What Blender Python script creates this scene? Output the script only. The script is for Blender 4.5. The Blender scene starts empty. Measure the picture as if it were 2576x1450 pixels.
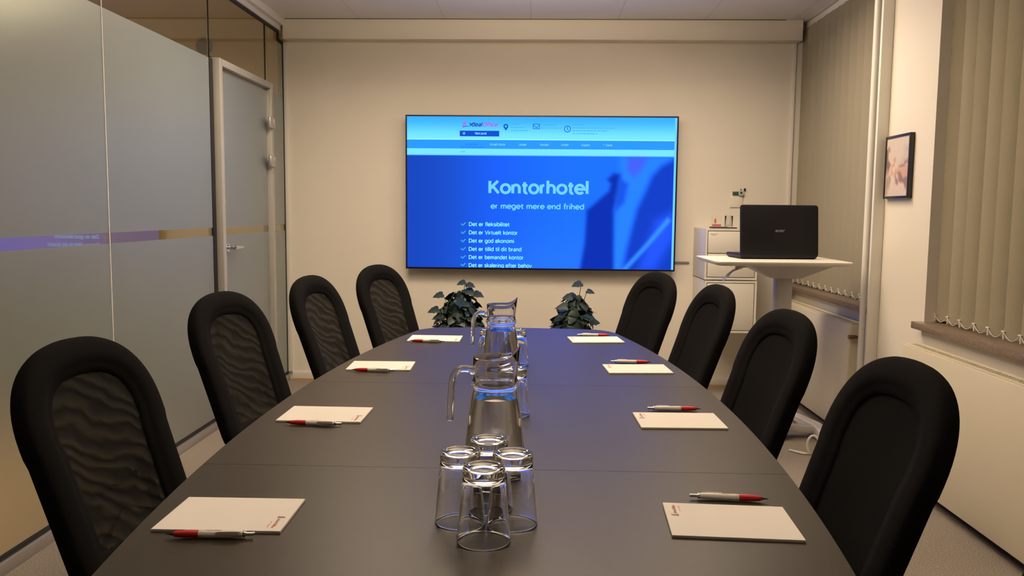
import bpy, bmesh, math, random
import numpy as np
from mathutils import Vector, Matrix

SC = bpy.context.scene
COL = SC.collection
PI = math.pi
random.seed(7)

# ------------------------------------------------------------------ camera
CZ = 1.2555
cam_d = bpy.data.cameras.new('camera')
cam_d.sensor_width = 36.0
cam_d.sensor_fit = 'HORIZONTAL'
cam_d.lens = 2040.0 / 2576.0 * 36.0
cam_d.clip_start = 0.02
cam = bpy.data.objects.new('camera', cam_d)
COL.objects.link(cam)
R_ = (0.9995244, 0.0293575, 0.0094359)
U_ = (-0.0121488, 0.0936484, 0.9955312)
F_ = (-0.0283427, 0.9951724, -0.0939606)
cam.matrix_world = Matrix(((R_[0], U_[0], -F_[0], 0), (R_[1], U_[1], -F_[1], 0),
                           (R_[2], U_[2], -F_[2], CZ), (0, 0, 0, 1)))
SC.camera = cam

# ------------------------------------------------------------------ world, lights, exposure
w = bpy.data.worlds.new('night')
w.use_nodes = True
w.node_tree.nodes['Background'].inputs[0].default_value = (0.004, 0.005, 0.008, 1)
w.node_tree.nodes['Background'].inputs[1].default_value = 1.0
SC.world = w
SC.view_settings.view_transform = 'Standard'
SC.view_settings.look = 'None'
SC.view_settings.gamma = 1.0
SC.view_settings.use_curve_mapping = False
SC.view_settings.exposure = 0.0
SC.cycles.max_bounces = 14
SC.cycles.transmission_bounces = 14
SC.cycles.transparent_max_bounces = 12
SC.cycles.sample_clamp_indirect = 5.0


def area(name, loc, rot, sx, sy, power, col, spread=180):
    l = bpy.data.lights.new(name, 'AREA')
    l.shape = 'RECTANGLE'
    l.size, l.size_y = sx, sy
    l.energy = power
    l.color = col
    l.spread = math.radians(spread)
    o = bpy.data.objects.new(name, l)
    o.location = loc
    o.rotation_euler = rot
    COL.objects.link(o)
    return o


WARM = (1.0, 0.795, 0.585)
for (lx, ly, pw) in ((-0.9, 1.2, 5.5), (0.75, 1.2, 4.5), (-0.9, 4.3, 26), (0.95, 4.5, 24)):
    area('ceiling_lamp_light', (lx, ly, 2.57), (0, 0, 0), 0.58, 0.58, pw, WARM, 165)
# unseen uplight added above the table to brighten the ceiling
area('added_uplight', (0.0, 3.3, 2.22), (PI, 0, 0), 0.25, 2.0, 118, WARM, 180)
area('corridor_lamp_and_fill', (-3.25, 4.7, 2.56), (0, 0, 0), 0.5, 0.5, 14, (1.0, 0.80, 0.50), 170)
area('corridor_lamp_and_fill', (-2.75, 2.6, 2.56), (0, 0, 0), 0.3, 2.6, 34, (1.0, 0.78, 0.46), 75)  # fill light added to brighten the wood floor behind the film


# ------------------------------------------------------------------ colour + materials
def lin(c):
    o = []
    for v in c[:3]:
        v = v / 255.0
        o.append(v / 12.92 if v <= 0.04045 else ((v + 0.055) / 1.055) ** 2.4)
    return (o[0], o[1], o[2], 1.0)


MATS = {}


def pbr(name, col, rough=0.5, metal=0.0, spec=0.5, bump=None, noise=None, sheen=0.0, emit=None):
    """col linear rgb. bump=(scale,strength,detail). noise=(scale, amount): colour variation."""
    m = bpy.data.materials.new(name)
    m.use_nodes = True
    nt = m.node_tree
    b = nt.nodes['Principled BSDF']
    b.inputs['Base Color'].default_value = (*col[:3], 1)
    b.inputs['Roughness'].default_value = rough
    b.inputs['Metallic'].default_value = metal
    b.inputs['Specular IOR Level'].default_value = spec
    if sheen:
        b.inputs['Sheen Weight'].default_value = sheen
        b.inputs['Sheen Roughness'].default_value = 0.5
    tc = nt.nodes.new('ShaderNodeTexCoord')
    if noise:
        n = nt.nodes.new('ShaderNodeTexNoise')
        n.inputs['Scale'].default_value = noise[0]
        n.inputs['Detail'].default_value = 6
        nt.links.new(tc.outputs['Object'], n.inputs['Vector'])
        r = nt.nodes.new('ShaderNodeValToRGB')
        a = noise[1]
        r.color_ramp.elements[0].position = 0.3
        r.color_ramp.elements[1].position = 0.7
        r.color_ramp.elements[0].color = (*[c * (1 - a) for c in col[:3]], 1)
        r.color_ramp.elements[1].color = (*[min(1, c * (1 + a)) for c in col[:3]], 1)
        nt.links.new(n.outputs['Fac'], r.inputs['Fac'])
        nt.links.new(r.outputs['Color'], b.inputs['Base Color'])
    if bump:
        n2 = nt.nodes.new('ShaderNodeTexNoise')
        n2.inputs['Scale'].default_value = bump[0]
        n2.inputs['Detail'].default_value = bump[2] if len(bump) > 2 else 3
        nt.links.new(tc.outputs['Object'], n2.inputs['Vector'])
        bp = nt.nodes.new('ShaderNodeBump')
        bp.inputs['Strength'].default_value = bump[1]
        bp.inputs['Distance'].default_value = 0.004
        nt.links.new(n2.outputs['Fac'], bp.inputs['Height'])
        nt.links.new(bp.outputs['Normal'], b.inputs['Normal'])
    MATS[name] = m
    return m


def emis(name, srgb, strength=1.0, blue=1.0):
    m = bpy.data.materials.new(name)
    m.use_nodes = True
    nt = m.node_tree
    nt.nodes.remove(nt.nodes['Principled BSDF'])
    e = nt.nodes.new('ShaderNodeEmission')
    c = lin(srgb)
    e.inputs[0].default_value = (c[0], c[1], c[2] * blue, 1)
    e.inputs[1].default_value = strength
    nt.links.new(e.outputs[0], nt.nodes['Material Output'].inputs[0])
    return m


def glassmat(name, col=(1, 1, 1), ior=1.45, rough=0.0):
    m = bpy.data.materials.new(name)
    m.use_nodes = True
    nt = m.node_tree
    nt.nodes.remove(nt.nodes['Principled BSDF'])
    g = nt.nodes.new('ShaderNodeBsdfGlass')
    g.inputs['Color'].default_value = (*col, 1)
    g.inputs['IOR'].default_value = ior
    g.inputs['Roughness'].default_value = rough
    nt.links.new(g.outputs[0], nt.nodes['Material Output'].inputs[0])
    return m


M_WALL = pbr('painted_wall', (0.75, 0.70, 0.61), 0.75, bump=(160, 0.06, 4))
M_WHITE = pbr('white_paint', (0.78, 0.75, 0.68), 0.45)
M_TRIM = pbr('white_trim', (0.74, 0.72, 0.66), 0.4)
M_CORR = pbr('corridor_wall', (0.55, 0.47, 0.30), 0.8)
M_CARPET = pbr('carpet', (0.27, 0.235, 0.20), 0.95, spec=0.1, noise=(220, 0.45), bump=(500, 0.9, 4))
M_BLACK = pbr('black_rubber', (0.006, 0.006, 0.006), 0.6)
M_ALU = pbr('aluminium', (0.55, 0.54, 0.52), 0.35, metal=0.8)
M_FRAME = pbr('brushed_frame', (0.42, 0.41, 0.37), 0.4, metal=0.3)
M_CHROME = pbr('chrome', (0.75, 0.74, 0.72), 0.15, metal=1.0)
M_TABLE = pbr('dark_laminate', (0.031, 0.024, 0.017), 0.37, spec=0.20, noise=(60, 0.05), bump=(900, 0.05, 2))
M_TEDGE = pbr('dark_edging', (0.02, 0.017, 0.015), 0.45)
M_STEEL = pbr('dark_steel', (0.05, 0.05, 0.05), 0.4, metal=0.6)
M_FABRIC = pbr('black_fabric', (0.0075, 0.0070, 0.0072), 0.95, spec=0.06, bump=(700, 0.4, 2))
M_PAPER = pbr('paper', (0.80, 0.76, 0.71), 0.8, spec=0.2)
M_RED = pbr('red_rubber', (0.50, 0.010, 0.014), 0.42)
M_PENW = pbr('white_plastic', (0.82, 0.79, 0.73), 0.25)
M_DTIP = pbr('dark_metal_tip', (0.12, 0.11, 0.10), 0.25, metal=0.9)
M_INKR = pbr('red_ink', (0.50, 0.10, 0.10), 0.7)
M_INKG = pbr('grey_ink', (0.26, 0.20, 0.18), 0.7)
M_STONE = pbr('brown_stone', (0.16, 0.115, 0.08), 0.3, noise=(120, 0.5))
M_BLIND = pbr('blind_fabric', (0.28, 0.25, 0.185), 0.85, spec=0.15, bump=(400, 0.15, 2))
M_CORD = pbr('white_cord', (0.80, 0.78, 0.72), 0.5)
M_RAD = pbr('radiator_enamel', (0.66, 0.60, 0.46), 0.4)
M_SLOT = pbr('radiator_slot', (0.36, 0.32, 0.22), 0.7)
M_POT = pbr('dark_pot', (0.03, 0.03, 0.032), 0.45)
M_SOIL = pbr('soil', (0.02, 0.014, 0.009), 0.95, bump=(80, 1.0))
M_LEAF = pbr('dark_leaf', (0.010, 0.026, 0.020), 0.45, noise=(12, 0.5))
M_STEM = pbr('plant_stem', (0.03, 0.05, 0.02), 0.6)
M_BEZEL = pbr('tv_bezel', (0.004, 0.004, 0.006), 0.3)
M_TVBACK = pbr('tv_back', (0.015, 0.015, 0.017), 0.5)
M_LAPTOP = pbr('laptop_shell', (0.006, 0.0058, 0.008), 0.5, spec=0.18, noise=(900, 0.2))
M_LAPLOGO = pbr('laptop_logo', (0.42, 0.41, 0.42), 0.3, metal=0.7)
M_DESK = pbr('desk_white', (0.76, 0.73, 0.66), 0.35)
M_DESKG = pbr('desk_grey', (0.50, 0.48, 0.46), 0.4)
M_CAB = pbr('cabinet_white', (0.72, 0.69, 0.61), 0.4)
M_GAP = pbr('dark_gap', (0.03, 0.025, 0.02), 0.8)
M_PFRAME = pbr('black_frame', (0.010, 0.009, 0.009), 0.3)
M_GREEN = pbr('green_tape', (0.02, 0.085, 0.035), 0.5)
M_GREY = pbr('grey_plastic', (0.25, 0.24, 0.23), 0.5)
M_DETECT = pbr('dark_grille', (0.05, 0.042, 0.034), 0.7)
G_CLEAR = glassmat('clear_glass', (1, 1, 1), 1.5)
G_PANE = glassmat('partition_glass', (0.96, 0.98, 0.97), 1.62)
G_WATER = glassmat('water', (0.99, 0.995, 1.0), 1.33)


def film_material():
    m = bpy.data.materials.new('frosted_film')
    m.use_nodes = True
    nt = m.node_tree
    nt.nodes.remove(nt.nodes['Principled BSDF'])
    g = nt.nodes.new('ShaderNodeBsdfRefraction')
    g.inputs['Color'].default_value = (0.93, 0.95, 0.92, 1)
    g.inputs['IOR'].default_value = 1.4
    g.inputs['Roughness'].default_value = 0.34
    d = nt.nodes.new('ShaderNodeBsdfDiffuse')
    d.inputs['Color'].default_value = (0.38, 0.47, 0.48, 1)
    s = nt.nodes.new('ShaderNodeBsdfGlossy')
    s.inputs['Color'].default_value = (0.9, 0.9, 0.9, 1)
    s.inputs['Roughness'].default_value = 0.42
    mx = nt.nodes.new('ShaderNodeMixShader')
    mx.inputs[0].default_value = 0.28
    nt.links.new(g.outputs[0], mx.inputs[1])
    nt.links.new(d.outputs[0], mx.inputs[2])
    mx2 = nt.nodes.new('ShaderNodeMixShader')
    fr = nt.nodes.new('ShaderNodeFresnel')
    fr.inputs['IOR'].default_value = 1.45
    nt.links.new(fr.outputs[0], mx2.inputs[0])
    nt.links.new(mx.outputs[0], mx2.inputs[1])
    nt.links.new(s.outputs[0], mx2.inputs[2])
    nt.links.new(mx2.outputs[0], nt.nodes['Material Output'].inputs[0])
    return m


M_FILM = film_material()


def ceiling_material():
    m = pbr('ceiling_tiles', (0.72, 0.69, 0.64), 0.85, bump=(300, 0.1, 3))
    nt = m.node_tree
    b = nt.nodes['Principled BSDF']
    tc = nt.nodes.new('ShaderNodeTexCoord')
    mp = nt.nodes.new('ShaderNodeMapping')
    mp.inputs['Location'].default_value = (0.05, 0.13, 0)
    br = nt.nodes.new('ShaderNodeTexBrick')
    br.offset = 0.0
    br.inputs['Color1'].default_value = (0.72, 0.69, 0.64, 1)
    br.inputs['Color2'].default_value = (0.72, 0.69, 0.64, 1)
    br.inputs['Mortar'].default_value = (0.60, 0.57, 0.52, 1)
    br.inputs['Scale'].default_value = 1.0
    br.inputs['Mortar Size'].default_value = 0.004
    br.inputs['Brick Width'].default_value = 0.6
    br.inputs['Row Height'].default_value = 1.2
    nt.links.new(tc.outputs['Object'], mp.inputs['Vector'])
    nt.links.new(mp.outputs['Vector'], br.inputs['Vector'])
    nt.links.new(br.outputs['Color'], b.inputs['Base Color'])
    return m


M_CEIL = ceiling_material()


def wood_floor():
    m = pbr('wood_floor', (0.42, 0.23, 0.07), 0.4)
    nt = m.node_tree
    b = nt.nodes['Principled BSDF']
    tc = nt.nodes.new('ShaderNodeTexCoord')
    mp = nt.nodes.new('ShaderNodeMapping')
    mp.inputs['Scale'].default_value = (10, 0.8, 1)
    n = nt.nodes.new('ShaderNodeTexNoise')
    n.inputs['Scale'].default_value = 4
    n.inputs['Detail'].default_value = 6
    r = nt.nodes.new('ShaderNodeValToRGB')
    r.color_ramp.elements[0].color = (0.34, 0.17, 0.045, 1)
    r.color_ramp.elements[1].color = (0.52, 0.30, 0.10, 1)
    nt.links.new(tc.outputs['Object'], mp.inputs['Vector'])
    nt.links.new(mp.outputs['Vector'], n.inputs['Vector'])
    nt.links.new(n.outputs['Fac'], r.inputs['Fac'])
    nt.links.new(r.outputs['Color'], b.inputs['Base Color'])
    return m


M_WOOD = wood_floor()


def mesh_fabric(name, lo, hi, col_hi):
    """stretched mesh cloth: woven threads with wrinkles, partly see-through"""
    m = bpy.data.materials.new(name)
    m.use_nodes = True
    nt = m.node_tree
    b = nt.nodes['Principled BSDF']
    b.inputs['Roughness'].default_value = 0.85
    b.inputs['Specular IOR Level'].default_value = 0.06
    tc = nt.nodes.new('ShaderNodeTexCoord')
    mp = nt.nodes.new('ShaderNodeMapping')
    mp.inputs['Scale'].default_value = (1.0, 1.0, 1.0)
    mp.inputs['Rotation'].default_value = (0, 0.5, 0)
    n = nt.nodes.new('ShaderNodeTexWave')
    n.wave_type = 'BANDS'
    n.bands_direction = 'Z'
    n.inputs['Scale'].default_value = 9.0
    n.inputs['Distortion'].default_value = 9.0
    n.inputs['Detail'].default_value = 2.0
    n.inputs['Detail Scale'].default_value = 1.0
    nt.links.new(tc.outputs['Object'], mp.inputs['Vector'])
    nt.links.new(mp.outputs['Vector'], n.inputs['Vector'])
    r = nt.nodes.new('ShaderNodeValToRGB')
    r.color_ramp.elements[0].position = 0.35
    r.color_ramp.elements[1].position = 1.0
    r.color_ramp.elements[0].color = (0.010, 0.0095, 0.009, 1)
    r.color_ramp.elements[1].color = (*col_hi, 1)
    nt.links.new(n.outputs['Fac'], r.inputs['Fac'])
    nt.links.new(r.outputs['Color'], b.inputs['Base Color'])
    bp = nt.nodes.new('ShaderNodeBump')
    bp.inputs['Strength'].default_value = 0.3
    bp.inputs['Distance'].default_value = 0.01
    nt.links.new(n.outputs['Fac'], bp.inputs['Height'])
    nt.links.new(bp.outputs['Normal'], b.inputs['Normal'])
    t = nt.nodes.new('ShaderNodeBsdfTransparent')
    mr = nt.nodes.new('ShaderNodeMapRange')
    mr.inputs['From Min'].default_value = 0.4
    mr.inputs['From Max'].default_value = 1.0
    mr.inputs['To Min'].default_value = lo
    mr.inputs['To Max'].default_value = hi
    nt.links.new(n.outputs['Fac'], mr.inputs['Value'])
    mx = nt.nodes.new('ShaderNodeMixShader')
    nt.links.new(mr.outputs[0], mx.inputs[0])
    nt.links.new(b.outputs[0], mx.inputs[1])
    nt.links.new(t.outputs[0], mx.inputs[2])
    nt.links.new(mx.outputs[0], nt.nodes['Material Output'].inputs[0])
    return m


M_MESH = mesh_fabric('chair_mesh', 0.012, 0.05, (0.015, 0.0135, 0.0105))
M_DENSE = pbr('chair_dense_cloth', (0.0065, 0.0062, 0.0064), 0.95, spec=0.06, bump=(900, 0.3, 2))


# ------------------------------------------------------------------ mesh helpers
def obj(name, bm, mat, parent=None, smooth=None, loc=None):
    """link a bmesh as one object; smooth = auto-smooth angle in degrees"""
    me = bpy.data.meshes.new(name)
    bmesh.ops.recalc_face_normals(bm, faces=bm.faces[:])
    bm.to_mesh(me)
    bm.free()
    if smooth is not None:
        me.polygons.foreach_set('use_smooth', [True] * len(me.polygons))
        if smooth < 180:
            me.set_sharp_from_angle(angle=math.radians(smooth))
    if mat:
        me.materials.append(mat)
    o = bpy.data.objects.new(name, me)
    COL.objects.link(o)
    if parent:
        o.parent = parent
    if loc:
        o.location = loc
    return o


def thing(name, label, cat, loc=(0, 0, 0), rz=0.0, group=None):
    o = bpy.data.objects.new(name, None)
    o.empty_display_size = 0.1
    COL.objects.link(o)
    o.location = loc
    o.rotation_euler = (0, 0, rz)
    o['label'] = label
    o['category'] = cat
    if group:
        o['group'] = group
    return o


def tag(o, label, cat, group=None):
    o['label'] = label
    o['category'] = cat
    if group:
        o['group'] = group
    return o


def struct(o, label=None, cat=None):
    o['kind'] = 'structure'
    if label:
        o['label'] = label
    if cat:
        o['category'] = cat
    return o


def copy_tree(o, parent=None):
    kids = list(o.children)
    c = o.copy()
    COL.objects.link(c)
    if parent:
        c.parent = parent
    for k in kids:
        copy_tree(k, c)
    return c


def box(bm, x0, x1, y0, y1, z0, z1, bev=0.0, seg=2):
    r = bmesh.ops.create_cube(bm, size=1.0)
    vs = r['verts']
    for v in vs:
        v.co = Vector(((x0 + x1) / 2 + v.co.x * (x1 - x0), (y0 + y1) / 2 + v.co.y * (y1 - y0),
                       (z0 + z1) / 2 + v.co.z * (z1 - z0)))
    if bev > 0:
        es = list({e for v in vs for e in v.link_edges})
        bmesh.ops.bevel(bm, geom=es, offset=bev, segments=seg, affect='EDGES', profile=0.5)
    return vs


def boxes(name, lst, mat, parent=None, bev=0.0):
    bm = bmesh.new()
    for b in lst:
        box(bm, *b, bev=bev)
    return obj(name, bm, mat, parent, smooth=35 if bev else None)


def rings(bm, rs, closed_ring=True, cap0=False, cap1=False, loop=False):
    """skin a list of rings (lists of points)"""
    V = [[bm.verts.new(p) for p in r] for r in rs]
    n = len(V[0])
    m = len(V)
    for i in range(m if loop else m - 1):
        a, b = V[i], V[(i + 1) % m]
        for j in range(n if closed_ring else n - 1):
            k = (j + 1) % n
            bm.faces.new((a[j], a[k], b[k], b[j]))
    if cap0:
        bm.faces.new(V[0][::-1])
    if cap1:
        bm.faces.new(V[-1])
    return V


def lathe(bm, prof, seg=48, axis='z', close=True, ox=0, oy=0, oz=0):
    """profile [(r,h)], poles where r<1e-5"""
    cur = []
    for (r, h) in prof:
        if r < 1e-5:
            p = (0, 0, h)
            ring = [p]
        else:
            ring = [(r * math.cos(2 * PI * i / seg), r * math.sin(2 * PI * i / seg), h) for i in range(seg)]
        if axis == 'x':
            ring = [(q[2], q[0], q[1]) for q in ring]
        cur.append([bm.verts.new((q[0] + ox, q[1] + oy, q[2] + oz)) for q in ring])
    for a, b in zip(cur[:-1], cur[1:]):
        if len(a) == 1 and len(b) == 1:
            continue
        if len(a) == 1:
            for j in range(seg):
                bm.faces.new((a[0], b[j], b[(j + 1) % seg]))
        elif len(b) == 1:
            for j in range(seg):
                bm.faces.new((a[j], b[0], a[(j + 1) % seg]))
        else:
            for j in range(seg):
                k = (j + 1) % seg
                bm.faces.new((a[j], a[k], b[k], b[j]))
    return cur


def tube(bm, pts, r, seg=12, cap=True):
    pts = [Vector(p) for p in pts]
    rs = []
    up = None
    for i, p in enumerate(pts):
        if i == 0:
            t = pts[1] - p
        elif i == len(pts) - 1:
            t = p - pts[i - 1]
        else:
            t = (pts[i + 1] - p).normalized() + (p - pts[i - 1]).normalized()
        t.normalize()
        if up is None:
            up = t.orthogonal().normalized()
        else:
            up = (up - t * up.dot(t)).normalized()
        s = t.cross(up)
        rad = r[i] if isinstance(r, (list, tuple)) else r
        rs.append([p + (up * math.cos(2 * PI * k / seg) + s * math.sin(2 * PI * k / seg)) * rad for k in range(seg)])
    rings(bm, rs, True, cap, cap)


def smooth_path(pts, n=8):
    """Catmull-Rom through points"""
    P = [Vector(p) for p in pts]
    P = [P[0] * 2 - P[1]] + P + [P[-1] * 2 - P[-2]]
    out = []
    for i in range(1, len(P) - 2):
        a, b, c, d = P[i - 1:i + 3]
        for k in range(n):
            t = k / n
            out.append(0.5 * ((2 * b) + (c - a) * t + (2 * a - 5 * b + 4 * c - d) * t * t + (3 * b - a - 3 * c + d) * t ** 3))
    out.append(P[-2])
    return out


def text_mesh(s, bold=0.0, shear=0.0):
    cu = bpy.data.curves.new('t', 'FONT')
    cu.body = s
    cu.size = 1.0
    cu.offset = bold
    cu.shear = shear
    cu.resolution_u = 4
    o = bpy.data.objects.new('t', cu)
    COL.objects.link(o)
    dg = bpy.context.evaluated_depsgraph_get()
    me = bpy.data.meshes.new_from_object(o.evaluated_get(dg))
    bpy.data.objects.remove(o)
    bpy.data.curves.remove(cu)
    v = np.empty(len(me.vertices) * 3)
    me.vertices.foreach_get('co', v)
    v = v.reshape(-1, 3)[:, :2]
    f = [tuple(p.vertices) for p in me.polygons]
    bpy.data.meshes.remove(me)
    return v, f


_cap = text_mesh('H')[0][:, 1].max()


def add_text(bm, s, x0, x1, yb, yc, to3, bold=0.0, shear=0.0, ymin=None):
    """text fitted so it spans x0..x1 with baseline yb and cap height at yc; to3 maps (x,y)->3D"""
    v, f = text_mesh(s, bold, shear)
    a, b = v[:, 0].min(), v[:, 0].max()
    X = x0 + (v[:, 0] - a) / (b - a) * (x1 - x0)
    Y = yb + v[:, 1] / _cap * (yc - yb)
    if ymin is not None:
        Y = np.maximum(Y, ymin)
    vs = [bm.verts.new(to3(float(p), float(q))) for p, q in zip(X, Y)]
    for q in f:
        try:
            bm.faces.new([vs[i] for i in q])
        except ValueError:
            pass


# geometric sans lettering drawn from strokes (cap height 0.70, x height 0.52)
def _arc(cx, cy, rx, ry, a0, a1, n=18):
    return [(cx + rx * math.cos(math.radians(a0 + (a1 - a0) * k / n)), cy + ry * math.sin(math.radians(a0 + (a1 - a0) * k / n))) for k in range(n + 1)]


def glyph(c):
    """strokes (polylines of stroke centre lines) and advance width"""
    h, x = .66, .48          # centre lines of cap and x height (stroke adds to them)
    m = x / 2 + .02
    r = .225
    bowl = _arc(.25, m, r, m - .02, 0, 360, 30)
    n_arch = [(.06, .04 - .04), (.06, x + .02)], [(.06, .26)] + _arc(.235, .28, .175, .20, 180, 0, 14) + [(.41, 0)]
    G = {
        'K': ([[(.07, 0), (.07, .70)], [(.07, .25), (.50, .70)], [(.22, .40), (.54, 0)]], .58),
        'D': ([[(.07, .03), (.07, .67), (.28, .67)] + _arc(.28, .35, .32, .32, 90, -90, 20) + [(.07, .03)]], .66),
        'V': ([[(.02, .70), (.30, .02), (.58, .70)]], .60),
        'v': ([[(.02, .50), (.23, .01), (.44, .50)]], .46),
        'L': ([[(.07, .70), (.07, .03), (.42, .03)]], .44),
        'A': ([[(.02, 0), (.32, .68), (.62, 0)], [(.12, .20), (.52, .20)]], .64),
        'S': ([_arc(.27, .51, .20, .16, 20, 270, 16)[:] + _arc(.27, .19, .21, .16, 90, -160, 16)], .54),
        'O': ([_arc(.36, .35, .32, .32, 0, 360, 34)], .72),
        'o': ([bowl], .50),
        'ø': ([bowl, [(.06, -.03), (.44, .56)]], .50),
        'e': ([[(.03, m), (.47, m)] + _arc(.25, m, r, m - .02, 0, 318, 26)], .50),
        'c': ([_arc(.25, m, r, m - .02, 45, 315, 22)], .48),
        'a': ([_arc(.22, .39, .16, .10, 150, 0, 10) + [(.38, 0)], _arc(.21, .145, .165, .125, 0, 360, 22)], .45),
        'd': ([_arc(.24, m, .21, m - .02, 0, 360, 28), [(.45, 0), (.45, .74)]], .52),
        'b': ([_arc(.28, m, .21, m - .02, 0, 360, 28), [(.07, 0), (.07, .74)]], .52),
        'p': ([_arc(.28, m, .21, m - .02, 0, 360, 28), [(.07, -.19), (.07, .50)]], .52),
        'g': ([_arc(.24, m, .21, m - .02, 0, 360, 28), [(.45, .50), (.45, .02)] + _arc(.25, -.02, .20, .15, 0, -150, 12)], .52),
        'n': (list(n_arch), .48),
        'm': ([[(.06, 0), (.06, .50)], [(.06, .26)] + _arc(.21, .30, .15, .18, 180, 0, 12) + [(.36, 0)], [(.36, .28)] + _arc(.51, .30, .15, .18, 180, 0, 12) + [(.66, 0)]], .73),
        'h': ([[(.06, 0), (.06, .74)], [(.06, .26)] + _arc(.235, .28, .175, .20, 180, 0, 14) + [(.41, 0)]], .48),
        'u': ([[(.06, .50), (.06, .22)] + _arc(.235, .22, .175, .20, 180, 360, 14) + [(.41, .50)], [(.41, .50), (.41, 0)]], .48),
        'r': ([[(.06, 0), (.06, .50)], [(.06, .26)] + _arc(.24, .28, .18, .20, 180, 95, 8)], .28),
        't': ([[(.13, .64), (.13, .16)] + _arc(.24, .14, .11, .12, 180, 290, 8), [(.01, .46), (.28, .46)]], .30),
        'f': ([[(.12, 0), (.12, .56)] + _arc(.24, .58, .12, .13, 180, 70, 8), [(.01, .46), (.27, .46)]], .28),
        'l': ([[(.06, 0), (.06, .74)]], .13),
        'i': ([[(.06, 0), (.06, .50)], [(.06, .645), (.06, .72)]], .13),
        'k': ([[(.07, 0), (.07, .74)], [(.07, .16), (.40, .50)], [(.18, .27), (.43, 0)]], .46),
        's': ([_arc(.20, .375, .15, .115, 30, 270, 12) + _arc(.20, .135, .16, .125, 90, -150, 12)], .40),
        ' ': ([], .24),
    }
    return G[c]


def stroke_text(bm, s, x0, x1, yb, yc, to3, wd, shear=0.0, ymin=None):
    pen, st = 0.0, []
    for c in s:
        g, adv = glyph(c)
        for pl in g:
            st.append([(pen + x + .04, y) for x, y in pl])
        pen += adv + .075
    pen -= .075 - .08
    hw = wd / 2

    def put(x, y):
        x += shear * y
        Y = yb + y / .70 * (yc - yb)
        if ymin is not None:
            Y = max(Y, ymin)
        return bm.verts.new(to3(x0 + x / pen * (x1 - x0), Y))
    for pl in st:
        P = [Vector(p) for p in pl]
        closed = (P[0] - P[-1]).length < 1e-4 and len(P) > 3
        L, Rr = [], []
        n = len(P)
        for i in range(n):
            a = P[i - 1] if i > 0 else (P[-2] if closed else P[0])
            b = P[i + 1] if i < n - 1 else (P[1] if closed else P[-1])
            ta = (P[i] - a)
            tb = (b - P[i])
            ta = ta.normalized() if ta.length > 1e-9 else tb.normalized()
            tb = tb.normalized() if tb.length > 1e-9 else ta
            t = (ta + tb)
            t = t.normalized() if t.length > 1e-6 else ta
            nn = Vector((-t.y, t.x))
            k = hw / max(.45, nn.dot(Vector((-ta.y, ta.x))))
            L.append(P[i] + nn * k)
            Rr.append(P[i] - nn * k)
        vl = [put(*p) for p in L]
        vr = [put(*p) for p in Rr]
        for i in range(n - 1):
            bm.faces.new((vl[i], vl[i + 1], vr[i + 1], vr[i]))


# ------------------------------------------------------------------ room shell
XL, XR, YB, ZC, YR = -1.82, 1.80, 5.88, 2.585, -2.2
struct(boxes('floor', [(-1.86, 2.06, YR - .1, YB + .1, -0.1, 0.0)], M_CARPET))
struct(boxes('ceiling', [(-1.86, 2.06, YR - .1, YB + .1, ZC, ZC + .1)], M_CEIL))
struct(boxes('wall_back', [(-4.2, 2.15, YB, YB + .12, 0, ZC)], M_WALL))
struct(boxes('wall_front', [(-4.2, 2.15, YR - .12, YR, 0, ZC)], M_WALL))
# right wall: parapet below the sills, pier between the windows, piers at the ends
PIER0, PIER1 = 3.772, 4.285
struct(boxes('wall_right', [(XR, 2.02, YR, YB, 0, 0.733),
                            (XR, 2.02, PIER0, PIER1, 0.733, ZC),
                            (XR, 2.02, YR, 0.9, 0.733, ZC)], M_WALL))
# boxed-in duct along the back wall and the cornice along the glass wall
struct(boxes('trim_1', [(XL + .03, XR + .02, YB - .11, YB, 2.447, ZC)], M_WALL, bev=0.003))
struct(boxes('shadow_gap_strip', [(XL + .05, XR - .1, YB - .1135, YB - .1105, ZC - .0035, ZC - .0005)], M_GAP))  # thin dark strip standing in for the shadow gap under the ceiling
struct(boxes('trim_2', [(XL - .02, XL + .014, YR, YB, 2.503, ZC), (XL + .014, XL + .045, YR, YB - .11, 2.535, ZC)], M_TRIM, bev=0.002))
struct(boxes('trim_3', [(XL + .002, XL + .035, YB - .014, YB, 0.06, 2.44)], M_TRIM, bev=0.002))
struct(boxes('trim_4', [(XR - .008, XR + .012, YB - .016, YB, 0.75, 2.45)], M_TRIM, bev=0.002))
struct(boxes('baseboard_back', [(XL + .035, XR, YB - .014, YB, 0, 0.06)], M_TRIM, bev=0.003))
bm = bmesh.new()
box(bm, XL + .035, XR, YB - .022, YB - .014, 0, 0.012)
struct(obj('trim_5', bm, pbr('oak_bead', (0.42, 0.26, 0.10), 0.5)))
struct(boxes('baseboard_right', [(XR - .014, XR, YR, YB - .02, 0, 0.075)], pbr('shaded_baseboard', (0.05, 0.035, 0.026), 0.6)))  # board coloured dark to stand for the shade under the radiators

# corridor behind the glass
struct(boxes('floor_corridor', [(-4.2, -1.86, YR, YB, -0.1, 0.0)], M_WOOD))
struct(boxes('ceiling_corridor', [(-4.2, -1.86, YR, YB, ZC, ZC + .1)], M_CORR))
struct(boxes('wall_left', [(-4.3, -4.2, YR, YB, 0, ZC)], M_CORR))
struct(boxes('wall_corridor', [(-4.2, -1.86, YB - .03, YB, 0, ZC)], M_CORR))
bm = bmesh.new()
lathe(bm, [(0, 0), (.050, 0), (.057, .008), (.057, .02), (.045, .034), (0.04, .036), (0, .036)], 32)
o = obj('round_wall_speaker', bm, M_DETECT, smooth=40)
o.rotation_euler = (PI / 2, 0, 0)
o.location = (-2.38, YB - .031, 2.405)
tag(o, 'round dark grille high on the corridor wall behind the clear glass', 'wall grille')

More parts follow.
